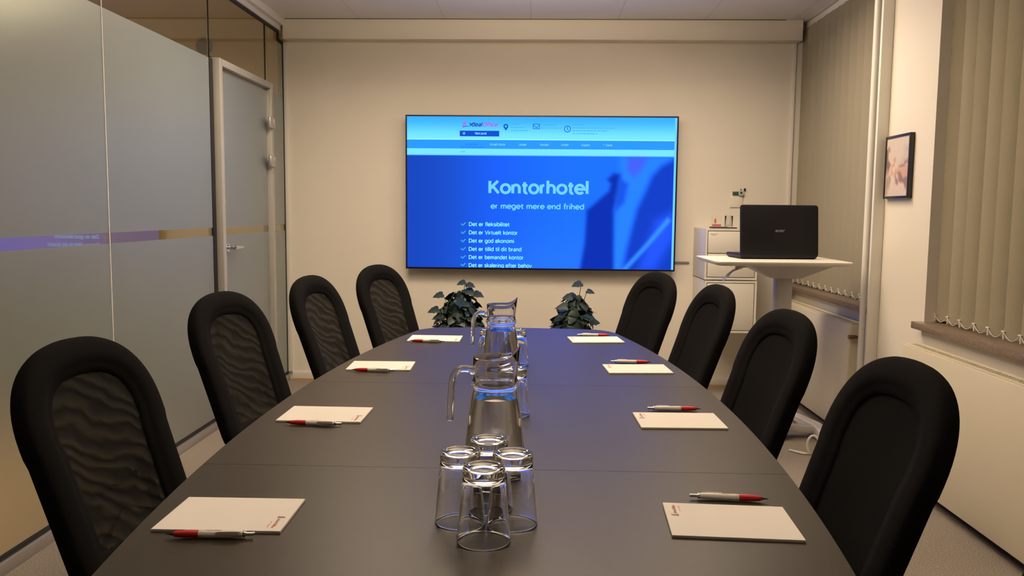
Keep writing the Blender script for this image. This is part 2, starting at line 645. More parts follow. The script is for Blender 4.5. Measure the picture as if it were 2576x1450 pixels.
# ------------------------------------------------------------------ glass partition
GZ0, GZ1 = 0.06, 2.485
FT = 2.088


def partition(name, y0, y1, ztop=FT, label=None):
    e = bpy.data.objects.new(name, None)
    COL.objects.link(e)
    struct(e, label, 'glass panel')
    boxes('glass_pane', [(XL - .011, XL - .001, y0, y1, GZ0, GZ1)], G_PANE, e)
    boxes('frosted_film', [(XL, XL + .0015, y0 + .002, y1 - .002, GZ0 + .004, 1.103)], M_FILM, e)
    boxes('frosted_film', [(XL, XL + .0015, y0 + .002, y1 - .002, 1.149, ztop)], M_FILM, e)
    return e


SEAM = 3.416
DY0, DY1 = 4.58, 5.51
partition('window_1', YR + .02, SEAM - .002, FT, 'large frosted glass panel of the left partition, nearest the camera')
partition('window_2', SEAM + .002, DY0 - .05, FT, 'frosted glass panel between the pale seam and the glass door')
partition('window_3', DY1 + .006, YB - .03, 2.055, 'narrow frosted glass panel between the door and the screen wall')
# clear glass above the door
e = bpy.data.objects.new('window_4', None)
COL.objects.link(e)
struct(e, 'clear glass pane above the glass door', 'glass panel')
boxes('glass_pane', [(XL - .011, XL - .001, DY0 - .04, DY1 + .002, 2.10, GZ1)], G_PANE, e)
# pale silicone seam, black gaskets, rails
struct(boxes('trim_6', [(XL - .012, XL + .003, SEAM - .003, SEAM + .003, GZ0, GZ1)], M_TRIM))
struct(boxes('trim_7', [(XL - .013, XL + .004, DY0 - .048, DY0 - .002, 0.05, 2.09),
                        (XL - .013, XL + .003, DY0 - .046, DY0 - .041, 2.09, GZ1),
                        (XL - .013, XL + .003, DY1 - .03, DY1 - .026, 2.10, GZ1),
                        (XL - .013, XL + .004, YB - .028, YB - .002, 0.05, 2.43),
                        (XL - .013, XL + .004, YB - .135, YB - .108, 2.43, 2.49)], M_BLACK))
struct(boxes('trim_8', [(XL - .013, XL + .004, YR, YB - .11, 2.482, 2.503), (XL - .013, XL + .004, YB - .11, YB, 2.425, 2.447)], M_BLACK))
struct(boxes('trim_9', [(XL - .02, XL + .020, YR, DY0 - .0, 0, 0.044), (XL - .02, XL + .020, DY1, YB - .02, 0, 0.044)], M_ALU, bev=.002))
struct(boxes('trim_10', [(XL - .013, XL + .006, YR, DY0 - .0, 0.044, 0.060), (XL - .013, XL + .006, DY1, YB - .02, 0.044, 0.060)], M_BLACK))

door = bpy.data.objects.new('door_1', None)
COL.objects.link(door)
struct(door, 'frosted glass door with pale metal frame and lever handle', 'door')
FX = XL + .042
fr = boxes('door_frame', [(XL - .03, FX, DY0, DY0 + .045, 0.0, 2.098), (XL - .03, FX, DY1 - .045, DY1, 0.0, 2.098),
                          (XL - .03, FX, DY0 + .045, DY1 - .045, 2.058, 2.098)], M_FRAME, door, bev=.003)
leaf = boxes('glass_leaf', [(XL - .002, XL + .008, DY0 + .05, DY1 - .05, 0.012, 2.052)], G_PANE, door)
boxes('frosted_film', [(XL + .0085, XL + .010, DY0 + .055, DY1 - .055, 0.02, 1.103)], M_FILM, leaf)
boxes('frosted_film', [(XL + .0085, XL + .010, DY0 + .055, DY1 - .055, 1.149, 2.045)], M_FILM, leaf)
bm = bmesh.new()
lathe(bm, [(0, 0), (.024, 0), (.026, .002), (.026, .007), (.014, .010), (.011, .012), (.010, .045), (0.0, .05)], 24, axis='x',
      ox=XL + .0105, oy=DY0 + .135, oz=1.028)
pth = smooth_path([(XL + .055, DY0 + .128, 1.028), (XL + .058, DY0 + .145, 1.028), (XL + .057, DY0 + .20, 1.028), (XL + .052, DY0 + .262, 1.027)], 5)
tube(bm, pth, [.0135] * 4 + [.012] * 6 + [.0105] * (len(pth) - 10), 14)
obj('door_handle', bm, M_CHROME, door, smooth=40)
for z0 in (1.795, 1.540):
    bm = bmesh.new()
    box(bm, FX - .002, FX + .016, DY1 - .115, DY1 - .012, z0, z0 + .072, bev=.006, seg=3)
    box(bm, FX + .0155, FX + .018, DY1 - .045, DY1 - .020, z0 + .012, z0 + .060, bev=.001)
    obj('door_hinge', bm, M_ALU, door, smooth=40)
bm = bmesh.new()
lathe(bm, [(0, 0), (.012, 0), (.012, .005), (.009, .007), (0, .007)], 20, axis='x', ox=FX, oy=DY1 - .03, oz=1.512)
obj('lock_cylinder', bm, M_CHROME, door, smooth=40)

# ------------------------------------------------------------------ windows on the right, sills
def outer_window(name, y0, y1, label):
    e = bpy.data.objects.new(name, None)
    COL.objects.link(e)
    struct(e, label, 'window')
    bm = bmesh.new()
    for b in ((1.985, 2.02, y0, y0 + .06, .765, ZC), (1.985, 2.02, y1 - .06, y1, .765, ZC), (1.985, 2.02, y0, y1, .765, .825),
              (1.985, 2.02, y0, y1, ZC - .06, ZC), (1.985, 2.02, (y0 + y1) / 2 - .03, (y0 + y1) / 2 + .03, .825, ZC - .06)):
        box(bm, *b)
    obj('window_frame', bm, M_WHITE, e)
    boxes('glass_pane', [(2.0, 2.006, y0 + .06, y1 - .06, .825, ZC - .06)], G_CLEAR, e)


outer_window('window_5', 0.9, PIER0, 'dark window behind the nearest vertical blind')
outer_window('window_6', PIER1, YB, 'dark window behind the far vertical blind beside the screen wall')
struct(boxes('trim_11', [(1.752, 1.985, 0.88, 3.80, .733, .765)], M_STONE, bev=.003))
struct(boxes('trim_12', [(1.752, 1.985, PIER1 - .0, YB - .03, .733, .765)], M_STONE, bev=.003))


def blind(y0, y1, step, label, xc=1.885, zb=.775, ang=36):
    t = thing('vertical_blind', label, 'blind', (0, 0, 0), 0, 'vertical fabric blinds')
    boxes('headrail', [(xc - .022, xc + .022, y0, y1 - .02, ZC - .045, ZC - .004)], M_WHITE, t, bev=.003)
    n = int((y1 - y0) / step)
    a = math.radians(ang)
    ends = []
    for i in range(n):
        yc = y1 - .055 - i * step
        da = math.radians(random.uniform(-5.0, 5.0))
        rs = []
        hw = .0635
        zt = ZC - .05
        for z in (zb, zb + .04, 1.3, 1.9, zt):
            ring = []
            for side in (1, -1):
                for k in range(7):
                    s = (-1 + 2 * k / 6) * side
                    bow = .013 * (1 - s * s)
                    lx, ly = s * hw, bow * 1.0 + side * .0006
                    # s=+1 is the far edge, turned into the room (-x)
                    ring.append((xc - lx * math.sin(a + da) - ly * math.cos(a + da), yc + lx * math.cos(a + da) - ly * math.sin(a + da), z))
            rs.append(ring)
        bm = bmesh.new()
        rings(bm, rs, True, True, True)
        sl = obj('slat', bm, M_BLIND, t, smooth=40)
        fx, fy = xc - hw * math.sin(a + da), yc + hw * math.cos(a + da)
        bm = bmesh.new()
        box(bm, fx - .003, fx + .002, fy - .002, fy + .003, zb - .004, zb + .026)
        box(bm, fx - .006, fx + .004, fy - .008, fy + .012, zb + .026, zb + .030)
        obj('weight_clip', bm, M_CORD, sl)
        ends.append((fx - .004, fy, zb + .028))
    bm = bmesh.new()
    for p, q in zip(ends[:-1], ends[1:]):
        pts = [Vector(p).lerp(Vector(q), k / 10) - Vector((0, 0, .030 * math.sin(PI * k / 10))) for k in range(11)]
        tube(bm, pts, .0013, 6)
    obj('bead_chain', bm, M_CORD, t, smooth=180)
    return t


blind(0.95, PIER0 - .0, .110, 'beige vertical blind at the nearest window, right of the framed picture')
blind(PIER1 + .02, YB - .02, .110, 'beige vertical blind at the far window behind the laptop desk')


def radiator(y0, y1, label):
    t = thing('panel_radiator', label, 'radiator', (0, 0, 0), 0, 'flat panel radiators under the windows')
    x0, x1, z0, z1 = 1.70, 1.785, .056, .668
    bm = bmesh.new()
    box(bm, x0, x0 + .022, y0, y1, z0, z1 - .004, bev=.004)
    box(bm, x1 - .022, x1, y0, y1, z0 + .02, z1 - .004, bev=.004)
    box(bm, x0 + .02, x1 - .02, y0, y0 + .008, z0 + .02, z1 - .004)
    box(bm, x0 + .02, x1 - .02, y1 - .008, y1, z0 + .02, z1 - .004)
    obj('panel', bm, M_RAD, t, smooth=35)
    boxes('convector_core', [(x0 + .0225, x1 - .0225, y0 + .012, y1 - .012, z0 + .03, z1 - .02)], M_SLOT, t)
    bm = bmesh.new()
    box(bm, x0 + .004, x0 + .022, y0 + .004, y1 - .004, z1 - .004, z1 + .002, bev=.001)
    box(bm, x1 - .022, x1 - .004, y0 + .004, y1 - .004, z1 - .004, z1 + .002, bev=.001)
    n = int((y1 - y0) / .022)
    for i in range(n):
        y = y0 + .015 + i * (y1 - y0 - .03) / n
        vs = box(bm, x0 + .021, x1 - .021, y, y + .010, z1 - .004, z1)
        for v in vs:
            v.co.y += (v.co.x - x0) * .35
    obj('top_grille', bm, M_RAD, t)
    for yb in (y0 + .3, y1 - .34):
        boxes('bracket', [(x1, XR - .0015, yb, yb + .04, z0 + .1, z1 - .1)], M_WHITE, t)
    return t


radiator(1.2, 3.758, 'cream panel radiator under the nearest window, behind the front right chairs')
r2 = radiator(4.40, 5.60, 'cream panel radiator under the far window, behind the standing desk')
bm = bmesh.new()
lathe(bm, [(0, 0), (.012, 0), (.017, .006), (.017, .03), (.022, .034), (.022, .062), (.017, .07), (0, .07)], 20, ox=1.745, oy=5.66, oz=.70)
tube(bm, [(1.745, 5.66, .70), (1.745, 5.66, .60), (1.745, 5.61, .60)], .009, 10)
obj('thermostat_valve', bm, M_BLACK, r2, smooth=40)
bm = bmesh.new()
lathe(bm, [(0, 0), (.011, 0), (.011, .025), (.008, .03), (0, .03)], 16, axis='x', ox=1.69, oy=4.375, oz=.60)
tube(bm, [(1.715, 4.375, .60), (1.735, 4.375, .60), (1.735, 4.40, .60)], .008, 10)
obj('lockshield_valve', bm, pbr('brown_valve', (0.12, 0.05, 0.025), 0.4), r2, smooth=40)

bm = bmesh.new()
lathe(bm, [(0, 0), (.0185, 0), (.0185, ZC - .002), (0, ZC - .002)], 24)
for z in (.35, 2.45):
    box(bm, 0.015, .052, -.006, .006, z + .003, z + .017)
o = obj('heating_pipe', bm, M_TRIM, smooth=40, loc=(1.745, 4.332, 0))
tag(o, 'cream vertical pipe from floor to ceiling, between far window and picture', 'pipe')
bm = bmesh.new()
box(bm, 1.742, 1.7995, 4.262, 4.286, 0.08, ZC - .005, bev=.004)
tag(obj('cable_duct', bm, M_TRIM, smooth=40), 'narrow white vertical duct on the wall corner beside the pipe', 'cable duct')

# ------------------------------------------------------------------ framed picture
pic = thing('framed_picture', 'small black framed watery landscape print on the white wall pier', 'picture', (0, 0, 0))
PX0, PX1, PY0, PY1, PZ0, PZ1 = 1.776, 1.7995, 3.962, 4.236, 1.338, 1.650
boxes('picture_frame', [(PX0, PX1, PY0, PY0 + .012, PZ0, PZ1), (PX0, PX1, PY1 - .012, PY1, PZ0, PZ1),
                        (PX0, PX1, PY0 + .012, PY1 - .012, PZ0, PZ0 + .012), (PX0, PX1, PY0 + .012, PY1 - .012, PZ1 - .012, PZ1)],
      M_PFRAME, pic, bev=.001)


def vcol_material(name, emission=False, strength=1.0):
    m = bpy.data.materials.new(name)
    m.use_nodes = True
    nt = m.node_tree
    at = nt.nodes.new('ShaderNodeVertexColor')
    at.layer_name = 'ink'
    if emission:
        nt.nodes.remove(nt.nodes['Principled BSDF'])
        e = nt.nodes.new('ShaderNodeEmission')
        e.inputs[1].default_value = strength
        nt.links.new(at.outputs[0], e.inputs[0])
        nt.links.new(e.outputs[0], nt.nodes['Material Output'].inputs[0])
    else:
        b = nt.nodes['Principled BSDF']
        b.inputs['Roughness'].default_value = 0.35
        nt.links.new(at.outputs[0], b.inputs['Base Color'])
    return m


def grid_image(name, nx, ny, to3, colfn, mat, parent):
    """flat printed/lit picture: a fine grid whose vertices carry the picture's colours (linear)"""
    u = np.linspace(0, 1, nx)
    v = np.linspace(0, 1, ny)
    U, V = np.meshgrid(u, v)
    c = colfn(U.ravel(), V.ravel())
    vs = [to3(a, b) for a, b in zip(U.ravel(), V.ravel())]
    fs = [(j * nx + i, j * nx + i + 1, (j + 1) * nx + i + 1, (j + 1) * nx + i) for j in range(ny - 1) for i in range(nx - 1)]
    me = bpy.data.meshes.new(name)
    me.from_pydata(vs, [], fs)
    at = me.color_attributes.new('ink', 'FLOAT_COLOR', 'POINT')
    at.data.foreach_set('color', np.concatenate([c, np.ones((len(c), 1))], 1).astype(np.float32).ravel())
    me.materials.append(mat)
    o = bpy.data.objects.new(name, me)
    COL.objects.link(o)
    o.parent = parent
    return o


def lin_np(c):
    c = np.asarray(c, float) / 255.0
    return np.where(c <= 0.04045, c / 12.92, ((c + 0.055) / 1.055) ** 2.4)


def sstep(a, b, x):
    t = np.clip((x - a) / (b - a), 0, 1)
    return t * t * (3 - 2 * t)


def poly_mask(X, Y, poly, soft):
    """soft mask of a polygon from its signed distance"""
    P = np.array(poly, float)
    d = np.full(X.shape, 1e9)
    ins = np.zeros(X.shape, bool)
    for i in range(len(P)):
        a, b = P[i], P[(i + 1) % len(P)]
        e = b - a
        t = np.clip(((X - a[0]) * e[0] + (Y - a[1]) * e[1]) / (e @ e + 1e-9), 0, 1)
        d = np.minimum(d, np.hypot(X - a[0] - t * e[0], Y - a[1] - t * e[1]))
        c = ((a[1] > Y) != (b[1] > Y)) & (X < (b[0] - a[0]) * (Y - a[1]) / (b[1] - a[1] + 1e-12) + a[0])
        ins ^= c
    sd = np.where(ins, d, -d)
    return sstep(-soft, soft, sd)


def art(U, V):
    # U: 0 far edge .. 1 near edge, V: 0 bottom .. 1 top; pale misty banks mirrored in water
    nz = .025 * np.sin(U * 13 + V * 9) + .02 * np.sin(V * 23 - U * 7) + .012 * np.sin(U * 37 + V * 31)
    base = np.stack([206 + 0 * U, 190 + 0 * U, 170 + 0 * U], 1)

    def lay(base, m, c, k=1.0):
        m = np.clip(m * k, 0, 1)[:, None]
        return base * (1 - m) + np.array(c) * m
    W = nz * 1.6
    base = lay(base, sstep(.0, .25, V) * sstep(.62, .4, V), (214, 196, 178))
    base = lay(base, poly_mask(U + W, V + W, [(.55, .50), (1.05, .50), (1.05, .62), (.7, .58)], .06), (132, 96, 74), .85)
    base = lay(base, poly_mask(U + W, V + W, [(.25, .40), (1.05, .40), (1.05, .47), (.3, .45)], .05), (196, 138, 92), .9)
    base = lay(base, poly_mask(U + W, V + W, [(-.1, .36), (.12, .4), (.2, .55), (.12, .7), (.1, .86), (-.1, .9)], .06), (100, 76, 60), .85)
    base = lay(base, poly_mask(U + W, V + W, [(.4, .36), (1.05, .38), (1.05, .16), (.85, .13), (.6, .24)], .06), (128, 96, 78), .9)
    base = lay(base, poly_mask(U + W, V + W, [(-.1, .33), (.22, .34), (.16, .1), (.05, .0), (-.1, .0)], .07), (140, 118, 98), .7)
    base = lay(base, poly_mask(U + W, V + W, [(.3, .46), (.36, .46), (.35, .62), (.3, .62)], .03), (196, 128, 80), .8)
    base = lay(base, poly_mask(U + W, V + W, [(.75, .66), (1.0, .66), (1.0, .86), (.8, .84)], .12), (168, 158, 138), .7)
    return lin_np(base)


grid_image('print_sheet', 60, 70, lambda a, b: (PX0 + .004, PY1 - .012 - a * (PY1 - PY0 - .024), PZ0 + .012 + b * (PZ1 - PZ0 - .024)),
           art, vcol_material('watercolour_print'), pic)

# ------------------------------------------------------------------ television
TVY = 5.80
tv = thing('television', 'large wall mounted television showing a blue web page', 'television', (0, 0, 0))
TX0, TX1, TZ0, TZ1 = -0.930, 0.993, 0.840, 1.930
bz = .010
boxes('tv_housing', [(TX0 + .002, TX1 - .002, TVY + .0045, TVY + .035, TZ0 + .002, TZ1 - .002), (TX0 + .35, TX1 - .35, TVY + .03, TVY + .06, TZ0 + .12, TZ1 - .25)],
      M_TVBACK, tv, bev=.004)
for xb in (-.28, .26):
    boxes('bracket', [(xb, xb + .08, TVY + .058, YB - .0005, 1.15, 1.6)], M_STEEL, tv)
boxes('bezel', [(TX0, TX0 + bz, TVY - .004, TVY + .006, TZ0, TZ1), (TX1 - bz, TX1, TVY - .004, TVY + .006, TZ0, TZ1),
                (TX0 + bz, TX1 - bz, TVY - .004, TVY + .006, TZ0, TZ0 + bz * 1.2), (TX0 + bz, TX1 - bz, TVY - .004, TVY + .006, TZ1 - bz, TZ1)],
      M_BEZEL, tv)
SX0, SX1, SZ0, SZ1 = TX0 + bz, TX1 - bz, TZ0 + bz * 1.2, TZ1 - bz
# page coordinates: x 73..2367 and y 75..1376 over the lit panel
PWX0, PWX1, PWY0, PWY1 = 73.0, 2360.0, 75.0, 1376.0


def pg(x, y, d=0.0):
    return (SX0 + (x - PWX0) / (PWX1 - PWX0) * (SX1 - SX0), TVY + .002 - d, SZ1 - (y - PWY0) / (PWY1 - PWY0) * (SZ1 - SZ0))


SCREEN_GAIN = 1.1


def screen_cols(U, V):
    X = PWX0 + U * (PWX1 - PWX0)
    Y = PWY0 + V * (PWY1 - PWY0)
    n = len(X)

    def mixc(a, b, t):
        t = t[:, None]
        return np.array(a) * (1 - t) + np.array(b) * t
    head = mixc((58, 172, 255), (118, 226, 255), sstep(75, 262, Y))
    nav = np.tile(np.array((44, 150, 250.)), (n, 1))
    strip = np.tile(np.array((118, 222, 255.)), (n, 1))
    t = sstep(75, 1500, X)
    hero = mixc((28, 76, 204), (30, 112, 238), sstep(75, 1600, X))
    hero = hero * (1 - .08 * sstep(700, 100, X))[:, None]
    mB = sstep(900, 1376, Y) * sstep(600, 1300, X) * .5
    hero = hero * (1 - mB)[:, None] + np.array((46, 120, 250)) * mB[:, None]

    def lay(b, m, c, k=1.0):
        m = (m * k)[:, None]
        return b * (1 - m) + np.array(c) * m
    hero = lay(hero, poly_mask(X, Y, [(1880, 395), (2360, 395), (2150, 700), (2030, 1000), (1930, 1400), (1840, 1400), (1860, 900), (1900, 560)], 45), (40, 128, 246))
    hero = lay(hero, poly_mask(X, Y, [(1560, 1400), (1600, 1150), (1612, 870), (1700, 790), (1800, 700), (1812, 640), (1785, 600), (1835, 548), (1890, 560),
                                      (1890, 700), (1840, 860), (1850, 1400)], 30), (14, 48, 176))
    hero = lay(hero, poly_mask(X, Y, [(1880, 580), (1960, 640), (1930, 800), (1850, 880), (1850, 760)], 28), (26, 84, 214))
    hero = lay(hero, poly_mask(X, Y, [(1950, 410), (2120, 400), (2080, 500), (2010, 580), (1950, 520)], 40), (72, 88, 226), .8)
    hero = lay(hero, poly_mask(X, Y, [(2360, 420), (2240, 480), (2160, 570), (2100, 720), (2040, 850), (1960, 1200), (1925, 1400), (2400, 1400), (2400, 420)], 42),
               (20, 62, 196))
    hero = lay(hero, poly_mask(X, Y, [(2200, 950), (2360, 860), (2360, 1100), (2200, 1380), (2060, 1380)], 70), (40, 92, 236), .8)
    hero = lay(hero, poly_mask(X, Y, [(1915, 1385), (2110, 1165), (2300, 925), (2330, 950), (2140, 1180), (1960, 1385)], 22), (58, 150, 255))
    c = np.where((Y < 271)[:, None], head, np.where((Y < 347)[:, None], nav, np.where((Y < 398)[:, None], strip, hero)))
    L = lin_np(np.clip(c, 0, 255))
    # the panel's blue is far brighter than the photograph's clipped blue
    L[:, 2] *= 1 + .9 * sstep(.58, .98, L[:, 2])
    return L


scr = grid_image('screen', 192, 110, lambda a, b: pg(PWX0 + a * (PWX1 - PWX0), PWY0 + b * (PWY1 - PWY0)), screen_cols,
                 vcol_material('lit_page', True, SCREEN_GAIN), tv)


def page_poly(bm, pts, d):
    bm.faces.new([bm.verts.new(pg(x, y, d)) for x, y in pts])


def page_rect(bm, x0, y0, x1, y1, d):
    page_poly(bm, [(x0, y0), (x1, y0), (x1, y1), (x0, y1)], d)


def page_ring(bm, cx, cy, r0, r1, d, n=28):
    a = [bm.verts.new(pg(cx + r0 * math.cos(2 * PI * i / n), cy + r0 * math.sin(2 * PI * i / n), d)) for i in range(n)]
    b = [bm.verts.new(pg(cx + r1 * math.cos(2 * PI * i / n), cy + r1 * math.sin(2 * PI * i / n), d)) for i in range(n)]
    for i in range(n):
        j = (i + 1) % n
        bm.faces.new((a[i], a[j], b[j], b[i]))


def page_mesh(name, srgb, fn, d=.0008):
    bm = bmesh.new()
    fn(bm, d)
    return obj(name, bm, emis(name + '_glow', srgb, SCREEN_GAIN, 1.8 if srgb[2] > 242 else 1.0), scr)


def T(bm, s, x0, x1, yb, yc, d, bold=0.0, shear=0.0, ymin=None):
    stroke_text(bm, s, x0, x1, -yb, -yc, lambda a, b: pg(a, -b, d), 0.112 + bold * 1.5, shear, None if ymin is None else -ymin)


# crisp page bands over the picture
page_mesh('menu_bar', (44, 150, 250), lambda bm, d: page_rect(bm, 73, 272, 2342, 347, d), .0004)
page_mesh('breadcrumb_bar', (120, 224, 255), lambda bm, d: page_rect(bm, 73, 347, 2342, 398, d), .0004)
page_mesh('divider', (150, 240, 255), lambda bm, d: page_rect(bm, 73, 262, 2342, 272, d), .0004)
page_mesh('scroll_bar', (112, 206, 255), lambda bm, d: page_rect(bm, 2342, 75, 2360, 1376, d), .0005)
page_mesh('headline', (112, 206, 255), lambda bm, d: T(bm, 'Kontorhotel', 765, 1630, 727, 622, d, .028))
page_mesh('subtitle', (108, 204, 255), lambda bm, d: T(bm, 'er meget mere end frihed', 790, 1592, 860, 816, d, .022))


for txt, xe, yb in (('Det er fleksibilitet', 955, 1013), ('Det er Virtuelt kontor', 1025, 1085), ('Det er god økonomi', 995, 1157),
                    ('Det er tillid til dit brand', 1060, 1229), ('Det er bemandet kontor', 1077, 1300), ('Det er skalering efter behov', 1150, 1371)):
    page_mesh('bullet_line', (122, 226, 255), lambda bm, d: T(bm, txt, 603, xe, yb, yb - 32, d, .03, ymin=1375))
    y = min(yb - 15, 1352)
    page_mesh('check_mark', (50, 168, 232), lambda bm, d: page_poly(bm, [(533, y - 2), (541, y - 9), (552, y + 3), (573, y - 18), (580, y - 11), (552, y + 16)], d))


def logo_dark(bm, d):
    T(bm, 'deal', 622, 712, 157, 124, d, .03, .25)
    page_poly(bm, [(604, 128), (612, 126), (618, 137), (640, 122), (644, 126), (622, 146), (614, 157), (606, 157), (612, 145)], d)
    page_poly(bm, [(548, 158), (600, 152), (604, 156), (545, 165)], d)


def logo_pink(bm, d):
    page_rect(bm, 549, 118, 556, 156, d)
    page_rect(bm, 561, 110, 568, 154, d)
    page_rect(bm, 573, 116, 579, 152, d)
    for y in (120, 131, 142):
        page_rect(bm, 549, y, 580, y + 4, d)


page_mesh('logo_lettering', (38, 76, 176), logo_dark)
page_mesh('logo_building', (176, 92, 218), logo_pink)
page_mesh('logo_lettering', (176, 92, 218), lambda bm, d: T(bm, 'Office', 714, 843, 157, 124, d, .03, .25))
page_mesh('button', (20, 78, 204), lambda bm, d: page_rect(bm, 523, 194, 859, 242, d), .0006)


def white_bits(bm, d):
    page_rect(bm, 551, 208, 555, 226, d)
    page_rect(bm, 551, 222, 567, 226, d)
    page_rect(bm, 563, 214, 567, 226, d)
    page_poly(bm, [(556, 216), (564, 206), (568, 210), (560, 220)], d)


page_mesh('button_icon', (150, 208, 255), white_bits, .001)
page_mesh('button_lettering', (150, 208, 255), lambda bm, d: T(bm, 'Klient portal', 653, 751, 225, 208, d, .03), .001)


for txt, xs, xe in (('Virtuelt Kontor', 779, 912), ('Lokaler', 1026, 1094), ('Kontakt', 1208, 1282), ('Artikler', 1386, 1450), ('Support', 1558, 1630), ('Dansk', 1764, 1820)):
    page_mesh('menu_item', (126, 206, 255), lambda bm, d: T(bm, txt, xs, xe, 318, 301, d, .02))
page_mesh('menu_arrow', (126, 206, 255), lambda bm, d: page_poly(bm, [(1738, 305), (1754, 305), (1746, 313)], d))
page_mesh('active_menu_lettering', (40, 122, 226), lambda bm, d: (T(bm, 'Kontorhotel', 568, 676, 318, 302, d, .02), page_rect(bm, 530, 331, 730, 336, d)))


def pin_icon(bm, d):
    pts = [(915 + 21 * math.cos(a), 155 + 21 * math.sin(a)) for a in np.linspace(PI * .85, PI * 2.15, 17).tolist()]
    r = [bm.verts.new(pg(x, y, d)) for x, y in pts] + [bm.verts.new(pg(915, 193, d))]
    h = [bm.verts.new(pg(915 + 9 * math.cos(a), 155 + 9 * math.sin(a), d)) for a in np.linspace(PI * .85, PI * 2.15, 17).tolist()] + [bm.verts.new(pg(915, 166, d))]
    for i in range(len(r)):
        j = (i + 1) % len(r)
        bm.faces.new((r[i], r[j], h[j], h[i]))


def envelope_icon(bm, d):
    for a in ((1145, 132, 1203, 137), (1145, 172, 1203, 177), (1145, 137, 1150, 172), (1198, 137, 1203, 172)):
        page_rect(bm, *a, d)
    page_poly(bm, [(1149, 143), (1174, 162), (1199, 143), (1199, 149), (1174, 169), (1149, 149)], d)


def clock_icon(bm, d):
    page_ring(bm, 1437, 175, 23, 29, d)
    page_rect(bm, 1434, 156, 1439, 178, d)
    page_poly(bm, [(1435, 174), (1450, 183), (1447, 188), (1433, 179)], d)


page_mesh('map_pin', (18, 96, 190), pin_icon)
page_mesh('envelope', (18, 96, 190), envelope_icon)
page_mesh('clock_face', (18, 96, 190), clock_icon)


def faint_lines(rows):
    def f(bm, d):
        rnd = random.Random(3)
        for (x0, x1, y, h) in rows:
            x = x0
            while x < x1:
                wd = rnd.uniform(8, 26)
                page_rect(bm, x, y - h / 2, min(x + wd, x1), y + h / 2, d)
                x += wd + rnd.uniform(4, 8)
    return f


for rows in (((958, 1030, 138, 9), (958, 1072, 166, 6), (958, 1112, 190, 6)), ((1218, 1346, 140, 9), (1214, 1390, 168, 6)),
             ((1480, 1580, 138, 8), (1480, 1840, 165, 6), (1480, 1784, 189, 6), (1480, 1692, 214, 6)), ((534, 568, 373, 7),)):
    page_mesh('contact_lines', (66, 168, 236), faint_lines(rows))

# ------------------------------------------------------------------ meeting table
TZ = 0.735
TXC, TYC = -0.081, 2.0


def half_w(y):
    t = (y - TYC) / 1.6
    return 0.605 - 0.185 * t * t - 0.02 * t ** 4


def end_y(x, s):
    return TYC + s * (1.612 - 0.22 * (x - TXC) ** 2)


def table_outline(y0, y1):
    """left side down, optional rounded ends"""
    far, near = y1 > 3.5, y0 < 0.5
    pts = []
    yt = 3.47 if far else y1
    yb = 0.53 if near else y0
    ys = np.linspace(yb, yt, 24).tolist()
    right = [(TXC + half_w(y), y) for y in ys]
    left = [(TXC - half_w(y), y) for y in ys[::-1]]

    def end(s):
        yy = TYC + s * (3.47 - TYC)
        wv = half_w(yy)
        p0 = Vector((TXC + wv, yy))
        xe = wv - .12
        p2 = Vector((TXC + xe, end_y(TXC + xe, s)))
        pc = Vector((TXC + wv - .022, end_y(TXC + wv - .03, s)))
        cor = [(1 - t) ** 2 * p0 + 2 * t * (1 - t) * pc + t * t * p2 for t in np.linspace(0, 1, 9).tolist()[1:]]
        mid = [Vector((x, end_y(x, s))) for x in np.linspace(TXC + xe, TXC - xe, 21).tolist()[1:-1]]
        mir = [Vector((2 * TXC - q.x, q.y)) for q in cor[::-1]]
        return [tuple(q) for q in cor + mid + mir]
    pts += right
    if far:
        pts += end(1)
    pts += left
    if near:
        e = end(-1)
        pts += e[::-1]
    return pts


table = thing('meeting_table', 'long dark boat shaped meeting table in the middle of the room', 'table', (TXC, TYC, 0))
for (y0, y1) in ((.388, 1.6), (1.6013, 2.41), (2.4113, 3.612)):
    pts = table_outline(y0, y1)
    bm = bmesh.new()
    vt = [bm.verts.new((x - TXC, y - TYC, TZ)) for x, y in pts]
    f = bm.faces.new(vt)
    r = bmesh.ops.extrude_face_region(bm, geom=[f])
    for v in r['geom']:
        if isinstance(v, bmesh.types.BMVert):
            v.co.z -= .025
    bmesh.ops.remove_doubles(bm, verts=bm.verts[:], dist=1e-4)
    o = obj('tabletop_section', bm, M_TABLE, table)
    o.data.materials.append(M_TEDGE)
    for p in o.data.polygons:
        if abs(p.normal.z) < .5:
            p.material_index = 1
for s in (-1, 1):
    bm = bmesh.new()
    box(bm, -.05, .05, s * .95 - .05, s * .95 + .05, .03, .69, bev=.01)
    box(bm, -.30, .30, s * .95 - .035, s * .95 + .035, .69, .71, bev=.004)
    obj('pedestal', bm, M_STEEL, table, smooth=35)
    bm = bmesh.new()
    for sx in (-1, 1):
        rings(bm, [[(sx * x, s * .95 - hw, z) for x, z in ((.02, 0.0), (.02, .05), (.34, .03), (.36, .0))] for hw in (-.03, .03)], True, True, True)
    obj('foot', bm, M_STEEL, table)
boxes('beam', [(-.03, .03, -.9, .9, .60, .66)], M_STEEL, table, bev=.004)


# ------------------------------------------------------------------ chairs
CH = dict(W=.209, zt=.959, zs=.766, zb=.43, lean=.355)


